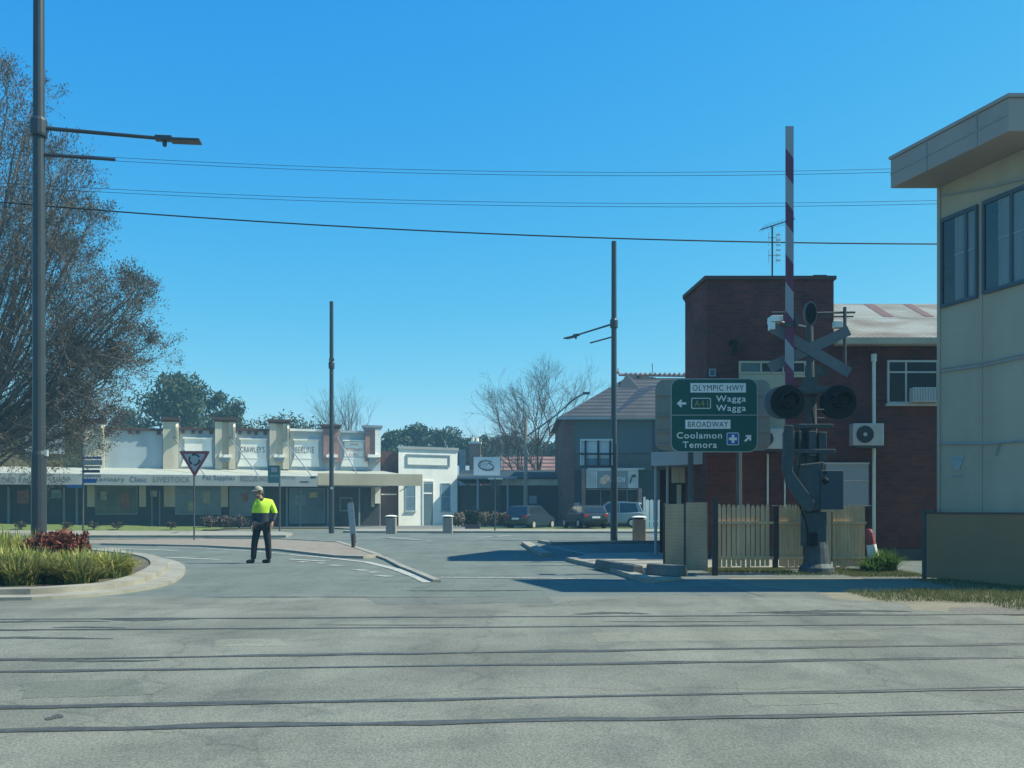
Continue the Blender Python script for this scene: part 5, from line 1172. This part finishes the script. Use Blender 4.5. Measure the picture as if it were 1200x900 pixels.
for i in range(900):
    px_ = random.uniform(90, 190); Yc = random.uniform(14.6, 20); X = (px_-600)*Yc/F; p = Vector((X, Yc, .14+random.random()*.02))
    if (X+14)**2+(Yc-20.5)**2 > 6.5**2: continue
    a = Vector((random.gauss(0, 1), random.gauss(0, 1), random.gauss(0, .3))).normalized()*random.uniform(.02, .06); b = a.cross(Vector((0, 0, 1))).normalized()*.012; lt.add([p-a, p+b, p+a, p-b], [(0,1,2,3)])
tag(lt.build('leaf_litter', leaf_mat('litter', [(.2, .15, .09), (.3, .25, .16), (.12, .09, .06)], transl=0)), 'dry leaf litter on the garden bed soil', 'leaf litter', kind='stuff')
random.seed(5); kk = 0
whr = ['front row', 'second row', 'back row']
cl_pos = []
for (px0, px1, Y, h, r, m, row_) in ((-20, 100, 14.6, .46, .5, strap, 0), (88, 140, 16.0, .5, .5, strapy, 0), (-20, 96, 15.6, .54, .5, strapy, 1), (-10, 50, 18.0, .82, .5, strapy, 2)):
    n = 9 if px1-px0 > 90 else 6
    for i in range(n):
        px = px0+(px1-px0)*(i+.5)/n; Yc = Y+random.uniform(-.35, .35)+(i/n)*.3*(row_ == 0)
        cl_pos.append((px, Yc, h*random.uniform(.85, 1.12), r, m, row_))
for i, (px, Yc, h, r, m, row_) in enumerate(cl_pos):
    adj = 'yellow striped' if m is strapy else 'dark green'
    order = sum(1 for c in cl_pos[:i] if c[4] is m and c[5] == row_)
    tot = sum(1 for c in cl_pos if c[4] is m and c[5] == row_)
    pos = 'leftmost' if order == 0 else 'rightmost' if order == tot-1 else ('second', 'third', 'fourth', 'fifth', 'sixth', 'seventh', 'eighth', 'ninth')[order-1]+' from left'
    clump((px-600)*Yc/F, Yc, h, r, 260, m, '%s strappy plant, %s in garden bed %s' % (adj, pos, whr[row_]), 100+i, w_=.024 if m is strapy else .017)
def shrub(X, Y, W, H, m, label, seed, n=1600, lsz=.05, group=None, z=.1, name='shrub'):
    random.seed(seed); t = thing(name, label, 'shrub', (X, Y, z), 0, group); st, lf = MB(), MB()
    for i in range(14):
        a = random.uniform(0, 2*PI); p = Vector((math.cos(a)*W*.35*random.random(), math.sin(a)*W*.35*random.random(), H*.8)); st.path([(0, 0, 0), tuple(p*.5), tuple(p)], [.02, .012, .006], 4)
    for i in range(n):
        v = rv().normalized(); rr = random.random()**.35; ln = .75+.25*math.sin(v.x*7+seed)*math.cos(v.y*5+seed*2)
        p = Vector((v.x*W/2*rr*ln, v.y*W/2*rr*ln, H*.5+v.z*H*.5*rr*ln)); 
        if p.z < .02: continue
        a = rv().normalized()*lsz*random.uniform(.6, 1.4); b = a.cross(rv()).normalized()*lsz*.45; lf.add([p-a, p+b, p+a, p-b], [(0,1,2,3)])
    st.build('stems', M['bark'], t); lf.build('leaves', m, t); return t
for i, (px, Y, lab) in enumerate(((52, 16.9, 'left mound of dark red foliage in the garden bed'), (69, 17.1, 'middle mound of red foliage in the garden bed'), (84, 16.9, 'right mound of red foliage at the bed tip side'))):
    shrub((px-600)*Y/F, Y, .85, .84, redl, lab, 200+i, group='red shrubs in the garden bed', n=1800)
for i, (px, Y) in enumerate(((245, 58), (262, 58.5), (280, 58))):
    shrub((px-600)*Y/F, Y, 1.4, .85, purl, ('left', 'middle', 'right')[i]+' one of three dry purple shrubs before the shopfront', 210+i, n=900, lsz=.09, group='dry shrubs behind the walking man')
for i, (px, lab) in enumerate(((76, 'tiny dark shrub on the grass just right of the big lamp'), (108, 'spindly low shrub on the grass under the street name sign'), (136, 'dark low shrub on the grass verge, right of the street name sign'), (22, 'low shrub on the grass mound left of the big lamp'), (199, 'small shrub at the right tip of the grass verge'))):
    shrub((px-600)*52/F, 52.2, .9, .5, leaf_mat('dark_shrub', [(.03, .03, .02), (.07, .06, .04)], transl=.1), lab, 230+i, n=160, lsz=.07, z=.15, group='low shrubs on the far grass verge')
dryh = leaf_mat('dry_hedge', [(.16, .13, .08), (.26, .2, .13), (.2, .15, .1), (.12, .1, .06)], transl=.2)
for i, px in enumerate((537, 569, 580, 592)):
    shrub((px-600)*61/F, 61, 1.15, 1.05, dryh, ('dry grass clump left of the dark planter', 'dry grass clump right of the dark planter', 'dry grass clump behind the triangular sign', 'dry grass clump left of the dark hatchback')[i], 240+i, n=1500, lsz=.1, group='dry ornamental grasses')
ptr = thing('planter', 'dark clipped bush in low brick planter near the white building', 'planter', ((554-600)*57/F, 57, 0))
MB().box(-.45, .45, -.45, .45, 0, .35).build('box', M['brickd'], ptr)
random.seed(9); lf = MB()
for i in range(2600):
    p = Vector((random.uniform(-.45, .45), random.uniform(-.45, .45), random.uniform(.35, 1.2))); a = rv().normalized()*.06; b = a.cross(rv()).normalized()*.03; lf.add([p-a, p+b, p+a, p-b], [(0,1,2,3)])
lf.build('foliage', leaf_mat('dark_box', [(.015, .025, .02), (.03, .045, .03)], transl=.1), ptr)
# green weed by the fence
weed = leaf_mat('weed', [(.06, .12, .02), (.12, .2, .04), (.08, .15, .03)], transl=.35)
clump((1036-600)*18.6/F, 18.6, .5, .45, 320, weed, 'bright green weed clump at the end of the picket fence', 300, w_=.02, group=None, name='weed_clump', z=.01)
clump((1022-600)*18.4/F, 18.4, .3, .35, 200, weed, 'lower green weed before the red and white bollard', 301, w_=.018, group=None, name='weed_clump', z=.01)
def grass_stuff(name, areas, m, h, w_, label, seed):
    random.seed(seed); mb = MB()
    for (x0, x1, y0, y1, n) in areas:
        for i in range(n):
            X, Y = random.uniform(x0, x1), random.uniform(y0, y1); hh_ = h*random.uniform(.4, 1.2); a = random.uniform(0, 2*PI); s = Vector((math.cos(a), math.sin(a), 0))*w_; d = Vector((random.gauss(0, .35)*hh_, random.gauss(0, .35)*hh_, hh_))
            b = Vector((X, Y, .01)); mb.add([b-s, b+s, b+d*.6+s*.6, b+d], [(0,1,2,3)])
    o = mb.build(name, m); o['kind'] = 'stuff'; o['label'] = label; o['category'] = 'grass'
lawn = leaf_mat('short_grass', [(.05, .08, .02), (.12, .14, .04), (.22, .19, .08), (.08, .11, .03)], transl=.3)
grass_stuff('grass', [(3.9, 5.5, 18.3, 19.2, 4200), (6.3, 7.7, 17.3, 19.2, 6200), (5.9, 9.5, 12.5, 14.4, 9000), (5.0, 6.2, 12.6, 14.2, 1800), (3.95, 5.2, 18.9, 19.25, 2200), (6.2, 8.5, 11.6, 12.5, 1500), (7, 9, 14.4, 16.6, 2200), (5.0, 6.6, 17.6, 18.6, 900)], lawn, .065, .005, 'short grass and weeds along the fence and rail verge', 400)

# leaning red and white bollard
rb_ = thing('marker_post', 'red and white striped post leaning by the green weed', 'bollard', ((1026-600)*18.9/F, 18.9, 0)); rb_.rotation_euler = (0, math.radians(-9), 0)
mb = MB(); zq = [0, .3, .55, .8]
for i, m_i in enumerate((0, 0, 1)): mb.cur = m_i; mb.lathe((0, 0, 0), [(.12-.015*i, zq[i]), (.115-.02*i, zq[i+1])], 14)
mb.cur = 1; mb.lathe((0, 0, 0), [(.075, .8), (.05, .86), (0, .87)], 14); mb.build('shaft', [M['signw'], mat('post_red', (.3, .06, .06), .5, .1)], rb_)

# ------------------------------------------------------------------ the walking man
random.seed(1)
def skin_obj(name, verts, edges, radii, m, parent, root=0, sub=2):
    me = bpy.data.meshes.new(name); me.from_pydata(verts, edges, []); me.materials.append(m)
    o = bpy.data.objects.new(name, me); C.objects.link(o); o.parent = parent
    sk = o.modifiers.new('skin', 'SKIN'); sk.use_smooth_shade = True
    for i, r in enumerate(radii):
        v = me.skin_vertices[0].data[i]; v.radius = r if isinstance(r, tuple) else (r, r)
        v.use_root = (i == root)
    ss_ = o.modifiers.new('sub', 'SUBSURF'); ss_.levels = sub; ss_.render_levels = sub
    return o
MX, MY = (306-600)*21.8/F, 21.8
man = thing('person', 'man in yellow and navy work shirt, dark trousers and pale cap crossing the road', 'person', (MX, MY, 0), 0)
skinm = mat('skin', (.35, .19, .13), .6, .08, 6); navy = mat('navy_cloth', (.02, .028, .045), .85, .15, 8); trou = mat('trouser_cloth', (.018, .022, .03), .85, .15, 8)
hiv = bpy.data.materials.new('hi_vis_shirt'); hiv.use_nodes = True; n = hiv.node_tree.nodes; l = hiv.node_tree.links; b = n['Principled BSDF']; b.inputs['Roughness'].default_value = .7
tc = n.new('ShaderNodeTexCoord'); sp = n.new('ShaderNodeSeparateXYZ'); l.new(tc.outputs['Object'], sp.inputs[0]); gt_ = n.new('ShaderNodeMath'); gt_.operation = 'GREATER_THAN'; gt_.inputs[1].default_value = 1.17; l.new(sp.outputs[2], gt_.inputs[0])
mx = n.new('ShaderNodeMix'); mx.data_type = 'RGBA'; l.new(gt_.outputs[0], mx.inputs[0]); mx.inputs[6].default_value = (.02, .028, .045, 1); mx.inputs[7].default_value = (.5, .72, .04, 1); l.new(mx.outputs[2], b.inputs['Base Color'])
# joints (x right, y away, z up); he faces left and a little to the camera
J = dict(pel=(.03, 0, .93), w=(.02, 0, 1.08), ch=(.03, 0, 1.32), nk=(-.0, -.03, 1.5), n2=(-.03, -.05, 1.57), hd=(-.045, -.065, 1.64), ht=(-.04, -.06, 1.725),
         sl=(-.1, -.06, 1.41), el=(-.16, -.03, 1.13), wl=(-.15, -.12, .9), sr=(.22, .05, 1.41), er=(.32, .06, 1.14), wr=(.27, -.05, .93),
         hl=(-.07, 0, .88), kl=(-.14, -.05, .48), al=(-.18, -.03, .1), tl=(-.26, -.07, .045), hr=(.11, 0, .88), kr=(.16, .0, .48), ar=(.17, .06, .1), tr=(.09, .0, .045))
def chain(names_edges, radd):
    names = []; 
    for a, b in names_edges:
        for x in (a, b):
            if x not in names: names.append(x)
    return [J[x] for x in names], [(names.index(a), names.index(b)) for a, b in names_edges], [radd[x] for x in names]
# hands
def fingers(wr, pre, dirn, thumb):
    E = []; R = {}
    wv = Vector(J[wr]); d = Vector(dirn).normalized(); sd = Vector((0, 1, 0)); palm = wv+d*.06
    J[pre+'p'] = tuple(palm); E.append((wr, pre+'p')); R[pre+'p'] = (.036, .024)
    for i, (off, ln) in enumerate(((-.03, .075), (-.01, .085), (.01, .08), (.03, .062))):
        k = wv+d*.095+sd*off; t1 = k+d*ln*.5+Vector((-.008, 0, 0)); t2 = t1+(d+Vector((-.35, 0, 0))).normalized()*ln*.45
        for q_, v in (('a', k), ('b', t1), ('c', t2)): J[pre+str(i)+q_] = tuple(v)
        R[pre+str(i)+'a'] = .0105; R[pre+str(i)+'b'] = .009; R[pre+str(i)+'c'] = .0075
        E += [(pre+'p', pre+str(i)+'a'), (pre+str(i)+'a', pre+str(i)+'b'), (pre+str(i)+'b', pre+str(i)+'c')]
    a = wv+d*.03+Vector((-.01, thumb*.04, 0)); b_ = a+(d+Vector((-.5, thumb*.6, 0))).normalized()*.045; J[pre+'ta'] = tuple(a); J[pre+'tb'] = tuple(b_); R[pre+'ta'] = .012; R[pre+'tb'] = .009
    E += [(wr, pre+'ta'), (pre+'ta', pre+'tb')]
    return E, R
E1, R1 = fingers('wl', 'L', (-.03, -.1, -1), -1); E2, R2 = fingers('wr', 'R', (-.1, -.15, -1), -1)
rad = dict(pel=(.11, .08), w=(.11, .08), ch=(.13, .085), nk=.06, n2=.052, hd=(.075, .09), ht=(.062, .072), sl=.062, el=.042, wl=.028, sr=.062, er=.042, wr=.028, hl=.075, kl=.055, al=.036, tl=.02, hr=.075, kr=.055, ar=.036, tr=.02)
rad.update(R1); rad.update(R2)
E = [('pel', 'w'), ('w', 'ch'), ('ch', 'nk'), ('nk', 'n2'), ('n2', 'hd'), ('hd', 'ht'), ('ch', 'sl'), ('sl', 'el'), ('el', 'wl'), ('ch', 'sr'), ('sr', 'er'), ('er', 'wr'), ('pel', 'hl'), ('hl', 'kl'), ('kl', 'al'), ('al', 'tl'), ('pel', 'hr'), ('hr', 'kr'), ('kr', 'ar'), ('ar', 'tr')]
v_, e_, r_ = chain(E+E1+E2, rad); skin_obj('body', v_, e_, r_, skinm, man)
# clothes
J['wl2'] = tuple(Vector(J['wl'])*.9+Vector(J['el'])*.1); J['wr2'] = tuple(Vector(J['wr'])*.9+Vector(J['er'])*.1); J['hem'] = (.03, 0, .86)
sr_ = dict(hem=(.175, .14), pel=(.175, .14), w=(.17, .135), ch=(.17, .13), nk=.07, sl=.08, el=.062, wl2=.045, sr=.085, er=.065, wr2=.048)
v_, e_, r_ = chain([('hem', 'pel'), ('pel', 'w'), ('w', 'ch'), ('ch', 'nk'), ('ch', 'sl'), ('sl', 'el'), ('el', 'wl2'), ('ch', 'sr'), ('sr', 'er'), ('er', 'wr2')], sr_); skin_obj('work_shirt', v_, e_, r_, hiv, man)
J['al2'] = (-.175, -.03, .07); J['ar2'] = (.17, .05, .07); J['hem2'] = (.03, 0, .9)
tr_ = dict(hem2=(.165, .12), hl=.11, kl=.082, al2=.066, hr=.11, kr=.082, ar2=.066)
v_, e_, r_ = chain([('hem2', 'hl'), ('hl', 'kl'), ('kl', 'al2'), ('hem2', 'hr'), ('hr', 'kr'), ('kr', 'ar2')], tr_); skin_obj('trousers', v_, e_, r_, trou, man)
for s_, a in (('l', (-.175, -.03)), ('r', (.17, .06))):
    o = skin_obj('boot', [(a[0]+.04, a[1]+.02, .05), (a[0]-.05, a[1]-.02, .05), (a[0]-.15, a[1]-.07, .04)], [(0, 1), (1, 2)], [(.05, .05), (.055, .052), (.045, .038)], M['black'], man)
# head: nose, ears, eyes, mouth, beard, cap; the face looks to -x with some -y
hv = Vector((-.045, -.065, 1.645)); fd = Vector((-.55, -.835, 0)).normalized(); sd = Vector((.835, -.55, 0)).normalized()
face = MB(); nz = hv+fd*.095; face.add([nz+Vector((0, 0, .03)), nz+fd*.025+Vector((0, 0, -.012)), nz+sd*.016+Vector((0, 0, -.015)), nz-sd*.016+Vector((0, 0, -.015))], [(0,1,2), (0,3,1), (1,3,2)]); face.build('nose', skinm, man, smooth=True)
for s_ in (-1, 1):
    p = hv+sd*s_*.082+Vector((0, 0, -.005)); MB().lathe(tuple(p), [(0, -.03), (.018, -.015), (.02, .012), (0, .032)], 10).build('ear', skinm, man, smooth=True)
    p = hv+fd*.088+sd*s_*.032+Vector((0, 0, .018)); MB().lathe(tuple(p), [(0, -.01), (.011, 0), (0, .01)], 10).build('eye', M['black'], man, smooth=True)
p = hv+fd*.09+Vector((0, 0, -.045)); mo_ = MB(); mo_.path([tuple(p-sd*.025), tuple(p+fd*.006), tuple(p+sd*.025)], .005, 6); mo_.build('mouth', mat('lip', (.25, .1, .08), .6), man)
hair = mat('grey_hair', (.15, .145, .14), .9, .2, 30); bd_ = MB(); p = hv+fd*.05+Vector((0, 0, -.075)); bd_.lathe(tuple(p), [(0, -.035), (.04, -.025), (.062, .0), (.06, .02), (.0, .03)], 16); bd_.build('beard', hair, man, smooth=True)
hr_ = MB(); p = hv-fd*.03; hr_.lathe(tuple(p), [(0, -.06), (.06, -.05), (.087, 0), (.086, .05), (0, .09)], 20); hr_.build('hair', hair, man, smooth=True)
capm = mat('cap_cloth', (.34, .31, .25), .8, .1, 10); cp_ = MB(); p = hv+Vector((0, 0, .05)); cp_.lathe(tuple(p), [(.102, -.015), (.103, .01), (.095, .05), (.06, .085), (.0, .1)], 20); co_ = cp_.build('cap', capm, man, smooth=True)
bri = MB(); c = p+fd*.09+Vector((0, 0, -.012)); pts = []
for k in range(9): t = math.radians(-85+170*k/8); pts.append(c+fd*.085*math.cos(t)+sd*.085*math.sin(t)+Vector((0, 0, -.015*math.cos(t))))
bri.add(pts+[q_+Vector((0, 0, .008)) for q_ in pts], [tuple(range(9)), tuple(range(17, 8, -1))]+[(i, i+9, i+10, i+1) for i in range(8)]); bri.build('cap_brim', capm, co_)
cz_ = MB(); c = Vector(J['nk'])+Vector((0, 0, -.02)); cz_.lathe(tuple(c), [(.085, -.03), (.075, .03), (.068, .03)], 16); cz_.build('collar', navy, man)
pk = MB(); pk.prism_y([(-.1, 1.27), (-.02, 1.27), (-.02, 1.36), (-.1, 1.36)], -.152, -.147); pk.build('pocket', mat('pocket_cloth', (.38, .55, .04), .8), man)

# ------------------------------------------------------------------ thin blue haze volume added to stand in for the windscreen's veil
hz = bpy.data.materials.new('veil_haze'); hz.use_nodes = True; n = hz.node_tree.nodes; n.remove(n['Principled BSDF'])
pv = n.new('ShaderNodeVolumePrincipled'); pv.inputs['Color'].default_value = (.35, .75, 1, 1); pv.inputs['Density'].default_value = .001; pv.inputs['Anisotropy'].default_value = .1
hz.node_tree.links.new(pv.outputs[0], n['Material Output'].inputs['Volume'])
struct(MB().box(-270, 270, -50, 310, -1.5, 30).build('haze', hz), 'stuff')
S.cycles.volume_bounces = 1
